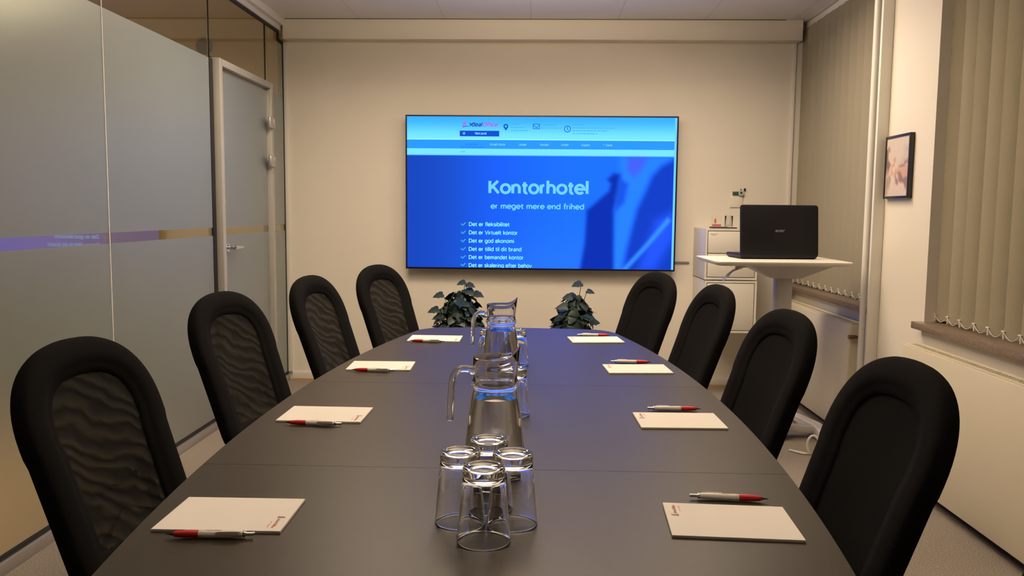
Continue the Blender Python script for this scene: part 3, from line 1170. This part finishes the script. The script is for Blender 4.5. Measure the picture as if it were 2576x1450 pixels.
def chair_outline(n=72):
    """closed loop (u,z) of the backrest, anticlockwise from the right bottom"""
    W, zt, zs, zb = CH['W'], CH['zt'], CH['zs'], CH['zb']
    pts = []
    p = 2.3
    # right side going up (with the small notch where the cover pocket ends)
    for z in np.linspace(zb + .06, zs, 14).tolist()[:-1]:
        wv = W * (1 - .046 * (zs - z) / (zs - .45))
        if z < .735:
            wv -= .004
        pts.append((wv, z))
    for a in np.linspace(0, PI, 37).tolist():
        c, s = math.cos(a), math.sin(a)
        pts.append((W * math.copysign(abs(c) ** (2 / p), c), zs + (zt - zs) * s ** (2 / p)))
    pts += [(-u, z) for u, z in pts[:13][::-1]]
    for a in np.linspace(PI, 2 * PI, 15).tolist()[1:-1]:
        c, s = math.cos(a), math.sin(a)
        pts.append((W * .935 * math.copysign(abs(c) ** .6, c), zb + .06 - .06 * abs(s) ** .7))
    return pts


def make_chair(panel_mat, label):
    t = thing('conference_chair', label, 'chair', (0, 0, 0), 0, 'black chairs around the meeting table')
    O = [Vector((u, z)) for u, z in chair_outline()]
    n = len(O)
    cen = Vector((0, .66))

    def inset(d):
        out = []
        for i in range(n):
            tg = (O[(i + 2) % n] - O[(i - 2) % n]).normalized()
            nrm = Vector((-tg.y, tg.x))
            q = O[i] + nrm * d
            q.x = max(-CH['W'] + d * .9, min(CH['W'] - d * .9, q.x))
            out.append(q)
        return out

    def to3(q, h):
        curv = .005 * (q.x / .23) ** 2
        y = -(q.y - .5) * math.tan(CH['lean']) * 1.0 + curv
        # bow the upper part slightly
        return (q.x, y + h * math.cos(CH['lean']), q.y + h * math.sin(CH['lean']))
    # rim cross-section: (inset, height towards the sitter)
    prof = [(.003, -.038), (.0, -.030), (-.001, -.018), (.0005, -.008), (.004, -.001), (.010, .003), (.022, .0055), (.040, .006), (.052, .004), (.058, .0005),
            (.068, -.0045), (.080, -.0075), (.082, -.014), (.060, -.034), (.030, -.040), (.012, -.041)]
    ins = {d: inset(d) for d in {p[0] for p in prof}}
    bm = bmesh.new()
    rs = [[to3(ins[d][i], h) for (d, h) in prof] for i in range(n)]
    rings(bm, rs, True, loop=True)
    back = obj('backrest_rim', bm, M_FABRIC, t, smooth=60)
    # inner panel, shrinking loops to the centre
    I = inset(.079)
    bm = bmesh.new()
    ax = [Vector((0, min(max(q.y, .58), .76))) for q in I]
    rs = []
    for k in range(9):
        s = k / 8 * .98
        rs.append([to3(I[i].lerp(ax[i], s), -.011 - .010 * math.sin(s * PI / 2)) for i in range(n)])
    V = rings(bm, rs, True)
    bmesh.ops.remove_doubles(bm, verts=bm.verts[:], dist=.0008)
    ns = [e for e in bm.edges if e.is_boundary]
    inner = [e for e in ns if all(abs(v.co.x) < .05 for v in e.verts)]
    if inner:
        bmesh.ops.holes_fill(bm, edges=inner, sides=0)
    obj('back_panel', bm, panel_mat, t, smooth=180)
    # seat cushion
    bm = bmesh.new()
    rs = []
    for z, g in ((.435, .03), (.440, .008), (.455, 0), (.475, .004), (.487, .025), (.492, .07)):
        ring = []
        for i in range(40):
            a = 2 * PI * i / 40
            c, s = math.cos(a), math.sin(a)
            ring.append(((.235 - g) * math.copysign(abs(c) ** .45, c), .245 + (.225 - g) * math.copysign(abs(s) ** .45, s), z))
        rs.append(ring)
    rings(bm, rs, True, True, True)
    obj('seat', bm, M_FABRIC, t, smooth=50)
    # steel frame under the seat, carrying the back
    bm = bmesh.new()
    for s in (-1, 1):
        tube(bm, smooth_path([(s * .12, .30, .425), (s * .12, .02, .425), (s * .11, -.035, .45), (s * .12, -.060, .55), (s * .12, -.105, .64)], 5), .011, 10)
    box(bm, -.20, .20, .07, .10, .412, .434)
    box(bm, -.20, .20, .38, .41, .412, .434)
    obj('seat_frame', bm, M_STEEL, t, smooth=50)
    for sx in (-1, 1):
        for y, oy in ((.40, .44), (.08, .02)):
            bm = bmesh.new()
            tube(bm, [(sx * .19, y, .425), (sx * .205, oy, .012)], .0115, 12)
            lathe(bm, [(0, 0), (.015, 0), (.016, .004), (.016, .022), (.0, .024)], 14, ox=sx * .205, oy=oy)
            obj('leg', bm, M_STEEL, t, smooth=50)
    return t


chair_spots_left = (
    (-.894, 1.784, -1.776, 'black mesh back chair on the glass wall side, nearest of those behind a visible notepad'),
    (-.976, 2.852, -1.877, 'black mesh back chair second along the glass wall side of the table'),
    (-.866, 3.635, -1.831, 'black mesh back chair third along the glass wall side, in front of the door'),
    (-.725, 4.386, -2.052, 'black mesh back chair at the far left table corner, nearest the television'),
    (-.805, .985, -1.65, 'black mesh back chair cut off by the bottom left corner of the photo'))
chair_spots_right = (
    (.612, 1.679, 1.686, 'large black chair on the radiator side, nearest whole one, beside the near radiator'),
    (.632, 2.533, 1.759, 'black chair second along the radiator side, in front of the standing desk foot'),
    (.607, 3.417, 1.762, 'dark chair third along the radiator side, in front of the white cabinet'),
    (.469, 4.082, 1.981, 'dark chair at the far right table corner, under the television edge'),
    (.67, 1.0, 1.60, 'black chair cut off by the bottom right corner of the photo'))
for spots, mat in ((chair_spots_left, M_MESH), (chair_spots_right, M_DENSE)):
    proto = None
    for (cx, cy, th, lab) in spots:
        if proto is None:
            proto = c = make_chair(mat, lab)
        else:
            c = copy_tree(proto)
        c['label'] = lab
        c.location = (cx, cy, 0)
        c.rotation_euler = (0, 0, th)


# ------------------------------------------------------------------ notepads and pens
def make_pad(label):
    """lies with its top edge towards +x; the page reads along -y"""
    t = thing('notepad', label, 'notepad', (0, 0, 0), 0, 'white notepads laid out on the table')
    bm = bmesh.new()
    box(bm, -.105, .105, -.074, .074, 0, .0045, bev=.0004, seg=1)
    obj('paper_block', bm, M_PAPER, t)
    bm = bmesh.new()
    f = lambda a, b: (b, -a, .0048)
    add_text(bm, 'ideal', .022, .040, .086, .091, f, .03, .2)
    bm.faces.new([bm.verts.new((x, y, .0048)) for x, y in ((.084, -.012), (.095, -.012), (.095, -.0155), (.084, -.0155))])
    bm.faces.new([bm.verts.new((x, y, .0048)) for x, y in ((.0835, -.010), (.085, -.010), (.085, -.021), (.0835, -.021))])
    obj('logo_print', bm, M_INKG, t)
    bm = bmesh.new()
    add_text(bm, 'Office', .0405, .062, .086, .091, f, .03, .2)
    bm.faces.new([bm.verts.new((x, y, .0048)) for x, y in ((.085, -.016), (.097, -.016), (.097, -.0185), (.085, -.0185))])
    obj('logo_print', bm, M_INKR, t)
    bm = bmesh.new()
    for (a, b, z) in ((.034, .041, .0785), (.045, .060, .0785)):
        bm.faces.new([bm.verts.new(f(p, q)) for p, q in ((a, z), (b, z), (b, z + .0012), (a, z + .0012))])
    obj('address_print', bm, M_INKR, t)
    return t


PADS = [(-.511, 1.324, .5, 'white notepad nearest on the left side of the table, beside the front left chair'),
        (-.527, 2.007, -.7, 'white notepad second from the front on the left side of the table'),
        (-.510, 2.660, 1.7, 'white notepad third from the front on the left side of the table'),
        (-.403, 3.256, -.3, 'white notepad farthest on the left side, near the table end'),
        (.334, 1.337, 177.2, 'white notepad nearest on the right side of the table, beside the front right chair'),
        (.364, 2.002, 181.6, 'white notepad second from the front on the right side of the table'),
        (.343, 2.671, 184.0, 'white notepad third from the front on the right side of the table'),
        (.249, 3.281, 186.5, 'white notepad farthest on the right side, near the table end')]
proto = None
for (px, py, rot, lab) in PADS:
    t = make_pad(lab) if proto is None else copy_tree(proto)
    proto = proto or t
    t['label'] = lab
    t.location = (px, py, TZ + .0001)
    t.rotation_euler = (0, 0, math.radians(rot))


def make_pen(label):
    """pen along x, tip at -x, clip turned up"""
    t = thing('ballpoint_pen', label, 'pen', (0, 0, 0), 0, 'red and white pens beside the notepads')
    ox = -.070
    bm = bmesh.new()
    lathe(bm, [(0, 0), (.0008, 0), (.0010, .003), (.0028, .012), (.0034, .0135), (.0034, .015)], 20, axis='x', ox=ox)
    obj('tip', bm, M_DTIP, t, smooth=50)
    bm = bmesh.new()
    pr = [(.0036, .013)]
    for k in range(12):
        s = k / 11
        pr.append((.0044 + .0016 * math.sin(s * PI * .5) + .0005 * math.sin(s * PI), .014 + s * .038))
    pr.append((.0052, .0525))
    lathe(bm, pr, 22, axis='x', ox=ox)
    obj('grip', bm, M_RED, t, smooth=50)
    bm = bmesh.new()
    lathe(bm, [(.0051, .0515), (.0060, .0525), (.0062, .060), (.0062, .085), (.0060, .105), (.0054, .118), (.0050, .122), (0, .1225)], 22, axis='x', ox=ox)
    b = obj('barrel', bm, M_PENW, t, smooth=50)
    bm = bmesh.new()
    add_text(bm, 'idealOffice', .062, .088, -.0015, .0012, lambda a, c: (a + ox, c, .00635), .03)
    obj('barrel_print', bm, M_INKR, b)
    bm = bmesh.new()
    lathe(bm, [(0.0046, .1215), (.0050, .1225), (.0048, .126), (.0030, .1265), (.0029, .138), (.0024, .140), (0, .140)], 18, axis='x', ox=ox)
    obj('push_button', bm, M_CHROME, t, smooth=50)
    bm = bmesh.new()
    rs = []
    for (xx, zz, hw) in ((.119, .0045, .0022), (.116, .0082, .0023), (.105, .0086, .0024), (.085, .0080, .0020), (.080, .0072, .0012)):
        rs.append([(xx + ox, -zz * .75 - .001, zz * .5 + hw), (xx + ox, -zz * .75 - .0002 + .001, zz * .5 + hw + .0006),
                   (xx + ox, -zz * .75 + .001, zz * .5 - hw + .0006), (xx + ox, -zz * .75 - .001, zz * .5 - hw)])
    rings(bm, rs, True, True, True)
    obj('clip', bm, M_PENW, t, smooth=40)
    return t


PENS = [(-.510, 1.229, 3.0, 'red and white pen along the near edge of the front left notepad'),
        (-.532, 1.907, -2.4, 'red and white pen along the near edge of the second left notepad'),
        (-.519, 2.569, -1.2, 'red and white pen along the near edge of the third left notepad'),
        (-.424, 3.170, -3.0, 'red and white pen along the near edge of the farthest left notepad'),
        (.357, 1.444, 175.5, 'red and white pen behind the front right notepad, grip to the right'),
        (.371, 2.113, 180.3, 'red and white pen behind the second right notepad'),
        (.336, 2.781, 178.3, 'red and white pen behind the third right notepad'),
        (.250, 3.386, 180.4, 'red and white pen behind the farthest right notepad')]
proto = None
for (px, py, rot, lab) in PENS:
    t = make_pen(lab) if proto is None else copy_tree(proto)
    proto = proto or t
    t['label'] = lab
    t.location = (px, py, TZ + .0068)
    t.rotation_euler = (0, 0, math.radians(rot))


# ------------------------------------------------------------------ glassware
def make_tumbler():
    """tumbler standing upside down on its rim: heavy base on top"""
    pr = [(.0405, .0008), (.0412, .0), (.0424, .0006), (.0426, .002), (.0386, .050), (.0346, .096), (.0335, .1045), (.0328, .1065),
          (.0333, .1085), (.0338, .1120), (.0336, .1175), (.0322, .1205), (.0300, .1216), (.0268, .1212), (.0240, .1196), (.0225, .1188), (0, .1186),
          ]
    inner = [(0, .1035), (.012, .1032), (.024, .1022), (.0295, .0995), (.0318, .0950), (.0352, .060), (.0388, .020), (.0402, .003), (.0405, .0008)]
    bm = bmesh.new()
    lathe(bm, inner + pr[1:], 64)
    bmesh.ops.remove_doubles(bm, verts=bm.verts[:], dist=1e-6)
    return obj('drinking_glass', bm, G_CLEAR, smooth=60)


GL = [(-.077, 1.243, 'upturned drinking glass at the front of the nearest cluster of four'),
      (-.1215, 1.322, 'upturned drinking glass on the left of the nearest cluster of four'),
      (-.0335, 1.318, 'upturned drinking glass on the right of the nearest cluster of four'),
      (-.0775, 1.398, 'upturned drinking glass at the back of the nearest cluster, against the first jug'),
      (-.052, 2.05, 'upturned drinking glass half hidden behind the right side of the first jug'),
      (-.152, 2.735, 'upturned drinking glass peeking out left of the far jug'),
      (-.062, 2.735, 'upturned drinking glass standing right of the far jug'),
      (-.108, 2.812, 'upturned drinking glass seen through the far jug')]
proto = None
for (gx, gy, lab) in GL:
    o = make_tumbler() if proto is None else proto.copy()
    if proto is not None:
        COL.objects.link(o)
    proto = proto or o
    tag(o, lab, 'glass', 'upturned drinking glasses')
    o.location = (gx, gy, TZ + .0002)
    o.rotation_euler = (0, 0, random.uniform(0, 6))


def make_jug(label):
    t = thing('water_jug', label, 'jug', (0, 0, 0), 0, 'glass water jugs')
    outer = [(0, .0), (.050, .0), (.0585, .0015), (.0612, .006), (.0618, .014), (.0608, .040), (.0575, .080), (.0525, .115), (.0482, .140), (.0458, .149),
             (.0446, .153), (.0450, .1565), (.0482, .160), (.0500, .166), (.0482, .172), (.0454, .1755), (.0454, .185), (.0460, .200), (.0467, .218), (.0469, .2215)]
    inner = [(.0455, .2220), (.0444, .2205), (.0437, .202), (.0431, .185), (.0432, .174), (.0442, .166), (.0424, .156), (.0432, .149), (.0454, .140),
             (.0498, .115), (.0548, .080), (.0580, .040), (.0585, .016), (.0560, .010), (.045, .008), (0, .0075)]
    seg = 72
    bm = bmesh.new()
    lathe(bm, outer + inner, seg)
    for v in bm.verts:
        z = v.co.z
        if z > .176:
            k = ((z - .176) / .046)
            a = math.atan2(v.co.y, v.co.x)
            g = math.exp(-(abs(a) / .58) ** 1.8)
            sq = math.exp(-((abs(a) - .95) / .35) ** 2)
            r = math.hypot(v.co.x, v.co.y)
            rr = r + .006 * g * k ** 1.5 - .0025 * sq * k
            v.co.x, v.co.y = rr * math.cos(a), rr * math.sin(a)
            v.co.z += .025 * g * k ** 1.5
    body = obj('jug_body', bm, G_CLEAR, t, smooth=60)
    # handle: leaves the collar, turns down and ends free
    pth = smooth_path([(-.0440, 0, .192), (-.060, 0, .196), (-.076, 0, .193), (-.086, 0, .180), (-.090, 0, .160), (-.0925, 0, .120), (-.0935, 0, .086)], 6)
    bm = bmesh.new()
    rads = [.0088 if i < 3 else .0070 for i in range(len(pth))]
    tube(bm, pth, rads, 16)
    obj('handle', bm, G_CLEAR, t, smooth=60)
    # water, just inside the inner wall
    wl = .138
    wp = [(0, .0080)] + [(r - .00025, z + .0003) for r, z in inner[::-1][1:] if z < wl - .002] + [(.0456, wl - .0005), (.0454, wl), (0, wl)]
    bm = bmesh.new()
    lathe(bm, wp, seg)
    obj('water', bm, G_WATER, t, smooth=50)
    return t


j1 = make_jug('glass jug of water nearest the camera, behind the cluster of four glasses')
j1.location = (-.080, 1.65, TZ + .0002)
j2 = copy_tree(j1)
j2['label'] = 'farther glass jug of water, in front of the left potted plant'
j2.location = (-.108, 2.60, TZ + .0002)
j2.rotation_euler = (0, 0, math.radians(4))


# ------------------------------------------------------------------ potted plants
def ivy_leaf(bm, p, d, up, size, droop):
    """five-lobed heart leaf, base at p, pointing along d"""
    d = d.normalized()
    s = d.cross(up).normalized()
    n = s.cross(d).normalized()
    prof = [(0.0, 0.0), (-.10, .22), (-.02, .46), (.16, .50), (.34, .40), (.48, .43), (.62, .30), (.82, .16), (1.0, 0.0)]
    L = len(prof)
    mid, lt, rt = [], [], []
    for (a, b) in prof:
        def P(a, b):
            return p + d * (a * size) + s * (b * size) + n * (-droop * size * a * a - .25 * size * abs(b) ** 1.5 + .05 * size)
        mid.append(bm.verts.new(P(max(a, 0) if a < 0 else a, 0)))
        lt.append(bm.verts.new(P(a, b)))
        rt.append(bm.verts.new(P(a, -b)))
    for i in range(L - 1):
        for sd in (lt, rt):
            q = [mid[i], mid[i + 1], sd[i + 1], sd[i]]
            try:
                bm.faces.new(q)
            except ValueError:
                pass


def potted_plant(x, y, label, seed, width, top, spikes):
    t = thing('potted_plant', label, 'plant', (x, y, 0), 0, 'leafy potted plants by the television wall')
    bm = bmesh.new()
    lathe(bm, [(0, 0), (.11, 0), (.118, .01), (.150, .40), (.152, .42), (.140, .42), (.135, .38), (0, .38)], 40)
    obj('pot', bm, M_POT, t, smooth=40)
    bm = bmesh.new()
    lathe(bm, [(0, .382), (.05, .392), (.10, .388), (.1345, .384)], 24)
    obj('soil', bm, M_SOIL, t, smooth=60)
    rnd = random.Random(seed)
    bl = bmesh.new()
    bs = bmesh.new()
    zc, hz = .50, top - .53
    for i in range(260):
        u = rnd.random()
        a = rnd.uniform(0, 2 * PI)
        el = math.asin(rnd.uniform(-.75, 1.0))
        rr = rnd.uniform(.62, 1.0) ** .6
        c = Vector((math.cos(a) * math.cos(el) * width * rr, math.sin(a) * math.cos(el) * width * .9 * rr, zc + math.sin(el) * (hz if el > 0 else .12) * rr))
        outv = Vector((math.cos(a), math.sin(a), .15 + .5 * math.sin(el)))
        d = (outv * .4 + Vector((rnd.uniform(-.9, .9), rnd.uniform(-.9, .9), rnd.uniform(-1.1, -.1)))).normalized()
        sz = rnd.uniform(.050, .080)
        ivy_leaf(bl, c, d, outv + Vector((rnd.uniform(-.5, .5), rnd.uniform(-.5, .5), .3)), sz, rnd.uniform(.05, .4))
        if i % 3 == 0:
            tube(bs, [(c.x * .15, c.y * .15, .385), (c.x * .5, c.y * .5, c.z * .55 + .22), tuple(c)], .0022, 5)
    for (sx, sz_, dx, size) in spikes:
        p = Vector((sx, -.03, sz_))
        tube(bs, smooth_path([(0, 0, .386), (sx * .4, -.02, .55), tuple(p)], 4), .0022, 5)
        ivy_leaf(bl, p, Vector((dx, -.35, -.15)), Vector((-dx * .2, -.6, 1)), size, .3)
    obj('foliage', bl, M_LEAF, t, smooth=180)
    obj('stems', bs, M_STEM, t, smooth=180)
    return t


potted_plant(-.508, 5.42, 'dark leafy potted plant by the screen wall, left of the far jug', 11, .150, .745,
             ((.040, .785, -.8, .06), (.055, .77, .8, .06), (.05, .735, .3, .08), (-.11, .70, -1.0, .07), (.10, .71, .8, .075), (-.14, .60, -1.0, .075)))
potted_plant(.262, 5.42, 'dark leafy potted plant by the screen wall, nearest the right hand chairs', 23, .128, .735,
             ((.045, .785, -.9, .07), (.085, .735, .9, .055)))

# ------------------------------------------------------------------ wall cabinets
CX0, CX1, CYF = 1.137, 1.487, 5.47


def drawer_cabinet(label, z0, z1, fronts, dx=0.0):
    t = thing('wall_cabinet', label, 'cabinet', (0, 0, 0), 0, 'white wall cabinets')
    bm = bmesh.new()
    x0, x1 = CX0 + dx, CX1 + dx
    box(bm, x0, x1, CYF + .016, YB - .001, z0, z1, bev=.002)
    box(bm, x0, x0 + .014, CYF, CYF + .016, z0, z1)
    box(bm, x1 - .014, x1, CYF, CYF + .016, z0, z1)
    box(bm, x0 + .014, x1 - .014, CYF, CYF + .016, z1 - .014, z1)
    box(bm, x0 + .014, x1 - .014, CYF, CYF + .016, z0, z0 + .014)
    obj('cabinet_body', bm, M_CAB, t, smooth=35)
    boxes('shadow_gap', [(x0 + .0141, x1 - .0141, CYF + .012, CYF + .0158, z0 + .0141, z1 - .0141)], M_GAP, t)
    for (f0, f1) in fronts:
        d = boxes('drawer_front', [(x0 + .0185, x1 - .0185, CYF + .0005, CYF + .0118, f0, f1)], M_CAB, t, bev=.001)
    return t


c1 = drawer_cabinet('white two drawer wall cabinet right of the television, behind the laptop', .812, 1.155, ((.8305, .9865), (.9915, 1.1365)))
bm = bmesh.new()
for i, (a, b) in enumerate(((1.170, 1.219), (1.176, 1.208))):
    x = a
    rnd = random.Random(i)
    while x < b:
        wd = rnd.uniform(.004, .010)
        z = 1.122 - i * .009
        bm.faces.new([bm.verts.new(q) for q in ((x, CYF, z), (min(b, x + wd), CYF, z), (min(b, x + wd), CYF, z - .004), (x, CYF, z - .004))])
        x += wd + .0025
obj('label_print', bm, M_INKG, c1)
drawer_cabinet('white wall cabinet hanging below the two drawer one', .452, .805, ((.4705, .7865),), .003)

tray = boxes('black_tray', [(1.186, 1.352, 5.50, 5.60, 1.1552, 1.1632), (1.186, 1.29, 5.50, 5.60, 1.1632, 1.1662)], M_POT, bev=.002)
tag(tray, 'thin black tray lying on the white wall cabinet', 'tray')
card = thing('card_holder', 'small clear card holder with red print, standing on the white cabinet', 'card holder', (1.250, 5.665, 1.1552))
boxes('acrylic_sheet', [(-.033, .033, -.002, .002, 0.004, .085)], G_CLEAR, card, bev=.0008)
boxes('acrylic_foot', [(-.033, .033, -.02, .02, 0.0, .004)], G_CLEAR, card, bev=.0008)
bm = bmesh.new()
box(bm, -.030, .030, -.0034, -.0026, .012, .026)
box(bm, -.016, -.004, -.0034, -.0026, .032, .060)
box(bm, -.013, -.007, -.0034, -.0026, .060, .066)
obj('card_print', bm, M_INKR, card)
bm = bmesh.new()
lathe(bm, [(0, .010), (.022, .011), (.0235, .014), (.026, .083), (.027, .0845), (.028, .083), (.0265, .012), (.025, .001), (.022, 0), (0, 0)], 32)
o = obj('drinking_glass', bm, G_CLEAR, smooth=60, loc=(1.333, 5.665, 1.1552))
tag(o, 'small clear glass standing on the white wall cabinet beside the laptop', 'glass')

# little dispenser on the wall with green and black marks
d = thing('wall_dispenser', 'pale tape dispenser with green strip on the wall above the laptop', 'dispenser', (1.43, YB, 1.39))
boxes('back_plate', [(-.045, .045, -.010, -.0005, -.09, .012)], M_WALL, d, bev=.003)
boxes('green_strip', [(-.030, .012, -.024, -.0105, .0, .022)], M_GREEN, d, bev=.002)
bm = bmesh.new()
lathe(bm, [(0.008, -.014), (.019, -.014), (.021, -.012), (.021, .0), (.019, .002), (.008, .002)], 24)
for v in bm.verts:
    v.co = Vector((v.co.x + .030, v.co.z - .0125, v.co.y + .012))
obj('tape_roll', bm, pbr('pale_green', (.38, .45, .37), .4), d, smooth=40)
bm = bmesh.new()
box(bm, .024, .034, -.020, -.0105, .030, .040)
box(bm, .020, .046, -.018, -.0105, .016, .024)
obj('cutter', bm, M_GREEN, d)
tag(boxes('wall_hook', [(1.482, 1.494, YB - .012, YB - .0003, 1.418, 1.436)], M_BLACK, bev=.001), 'tiny black square hook on the wall above the green dispenser', 'hook')
tag(boxes('cable_cover', [(.96, 1.108, YB - .014, YB - .0003, .897, .909)], M_GREY, bev=.002), 'thin grey cable cover low on the wall beside the television', 'cable cover')

# ------------------------------------------------------------------ standing desk
DZ = 1.010
DKX, DKY = 1.285, 4.48
desk = thing('standing_desk', 'white square sit stand desk on a single column by the far window', 'desk', (DKX, DKY, 0))


def rrect(hx, hy, r, z, n=6):
    out = []
    for cx, cy, a0 in ((hx - r, hy - r, 0), (-hx + r, hy - r, PI / 2), (-hx + r, -hy + r, PI), (hx - r, -hy + r, 1.5 * PI)):
        for k in range(n):
            a = a0 + PI / 2 * k / (n - 1)
            out.append((cx + r * math.cos(a), cy + r * math.sin(a), z))
    return out


bm = bmesh.new()
rings(bm, [rrect(.335, .265, .03, DZ - .024), rrect(.350, .280, .035, DZ - .013), rrect(.3525, .2825, .036, DZ - .008), rrect(.3525, .2825, .036, DZ - .002), rrect(.350, .280, .035, DZ)],
      True, True, True)
obj('desk_top', bm, M_DESK, desk, smooth=30)
bm = bmesh.new()
rings(bm, [rrect(.055, .045, .015, DZ - .105), rrect(.085, .07, .02, DZ - .100), rrect(.215, .16, .02, DZ - .032), rrect(.215, .16, .02, DZ - .024)], True, True, True)
for v in bm.verts:
    v.co.x += .075
pod = obj('column_housing', bm, M_DESKG, desk, smooth=30)
boxes('slot', [(.055, .10, -.161, -.158, DZ - .031, DZ - .027)], M_BLACK, pod)
COLX = .075
boxes('column', [(COLX - .045, COLX + .045, -.035, .035, .45, DZ - .10)], M_DESKG, desk, bev=.01)
boxes('column_sleeve', [(COLX - .052, COLX + .052, -.042, .042, .045, .52)], M_DESK, desk, bev=.01)
boxes('base_beam', [(COLX - .24, COLX + .24, .02, .09, .03, .07)], M_DESKG, desk, bev=.006)
for s in (-1, 1):
    bm = bmesh.new()
    xs = COLX + s * .245
    rs = []
    for y, zt, hw in ((-.36, .030, .020), (-.30, .040, .026), (.0, .075, .034), (.10, .075, .034), (.45, .040, .026), (.52, .030, .020)):
        rs.append([(xs - hw, y, .012), (xs + hw, y, .012), (xs + hw, y, zt - .006), (xs + hw * .7, y, zt), (xs - hw * .7, y, zt), (xs - hw, y, zt - .006)])
    rings(bm, rs, True, True, True)
    ft = obj('foot', bm, M_DESK, desk, smooth=30)
    bm = bmesh.new()
    for y in (-.33, .48):
        lathe(bm, [(0, 0), (.016, 0), (.016, .014), (0, .014)], 14, ox=xs, oy=y)
    obj('glide', bm, M_BLACK, ft)
bm = bmesh.new()
rings(bm, [[(-.20 - q, y, z) for q, y, z in ((0.02, -.20, DZ - .024), (.0, -.20, DZ - .024), (-.03, -.20, DZ - .035), (.03, -.20, DZ - .040))],
           [(-.20 - q, y, z) for q, y, z in ((0.02, -.16, DZ - .024), (.0, -.16, DZ - .024), (-.03, -.16, DZ - .035), (.03, -.16, DZ - .040))]], True, True, True)
pth = smooth_path([(-.19, -.18, DZ - .032), (-.225, -.18, DZ - .044), (-.255, -.18, DZ - .062), (-.285, -.18, DZ - .095)], 4)
rs = []
for i, p in enumerate(pth):
    k = i / (len(pth) - 1)
    hw = .018 + .008 * k
    rs.append([(p.x - .010, p.y - hw, p.z - .010), (p.x - .010, p.y + hw, p.z - .010), (p.x + .010, p.y + hw, p.z + .006), (p.x + .010, p.y - hw, p.z + .006)])
rings(bm, rs, True, True, True)
obj('height_lever', bm, M_DESKG, desk, smooth=40)

# cable loop on the floor
bm = bmesh.new()
pts = [(1.462 + .028 * math.cos(a), 4.17 + .02 * math.sin(a * .5), .055 + .05 * math.sin(a)) for a in np.linspace(-1.2, 4.3, 24).tolist()]
tube(bm, [(1.50, 4.02, .008), (1.49, 4.12, .007)] + pts + [(1.42, 4.19, .007), (1.36, 4.25, .007)], .0065, 8)
tag(obj('white_cable', bm, M_CORD, smooth=180), 'white cable looped on the carpet beside the front right chair', 'cable')

# ------------------------------------------------------------------ laptop
lap = thing('laptop', 'open black laptop facing away on the standing desk', 'laptop', (1.327, 4.46, DZ + .0003), math.radians(4))
LW = .432
bm = bmesh.new()
rings(bm, [rrect(LW / 2 - .012, .125, .02, .0), rrect(LW / 2 - .003, .134, .02, .008), rrect(LW / 2, .137, .02, .020), rrect(LW / 2 - .004, .133, .018, .026)], True, True, True)
for v in bm.verts:
    v.co.y += .125
base = obj('laptop_base', bm, M_LAPTOP, lap, smooth=40)
boxes('keyboard', [(-.17, .17, .08, .19, .0262, .0275)], M_POT, base)
boxes('touchpad', [(-.05, .05, .20, .25, .0262, .0268)], M_GREY, base)
bm = bmesh.new()
rings(bm, [rrect(LW / 2 - .002, .140, .014, -.004), rrect(LW / 2, .142, .016, .0), rrect(LW / 2 - .001, .141, .016, .006), rrect(LW / 2 - .010, .132, .014, .010)], True, True, True)
lid = obj('laptop_lid', bm, M_LAPTOP, lap, smooth=40)
# lid plane: local y up the lid, local z out of its back (towards the viewer)
ang = math.radians(90 - 6)
lid.matrix_local = Matrix.Translation((0, -.002, .012)) @ Matrix.Rotation(ang, 4, 'X') @ Matrix.Translation((0, .142, 0))
bm = bmesh.new()
add_text(bm, 'acer', -.024, .030, -.006, .0105, lambda a, b: (a, b, .0103), .02, .25)
obj('lid_logo', bm, M_LAPLOGO, lid)
boxes('screen', [(-.19, .19, -.115, .125, -.0046, -.0041)], emis('laptop_screen', (20, 60, 150), .6), lid)
bm = bmesh.new()
tube(bm, [(-.16, .0, .016), (.16, .0, .016)], .0075, 12)
obj('hinge_bar', bm, M_LAPTOP, lap, smooth=50)
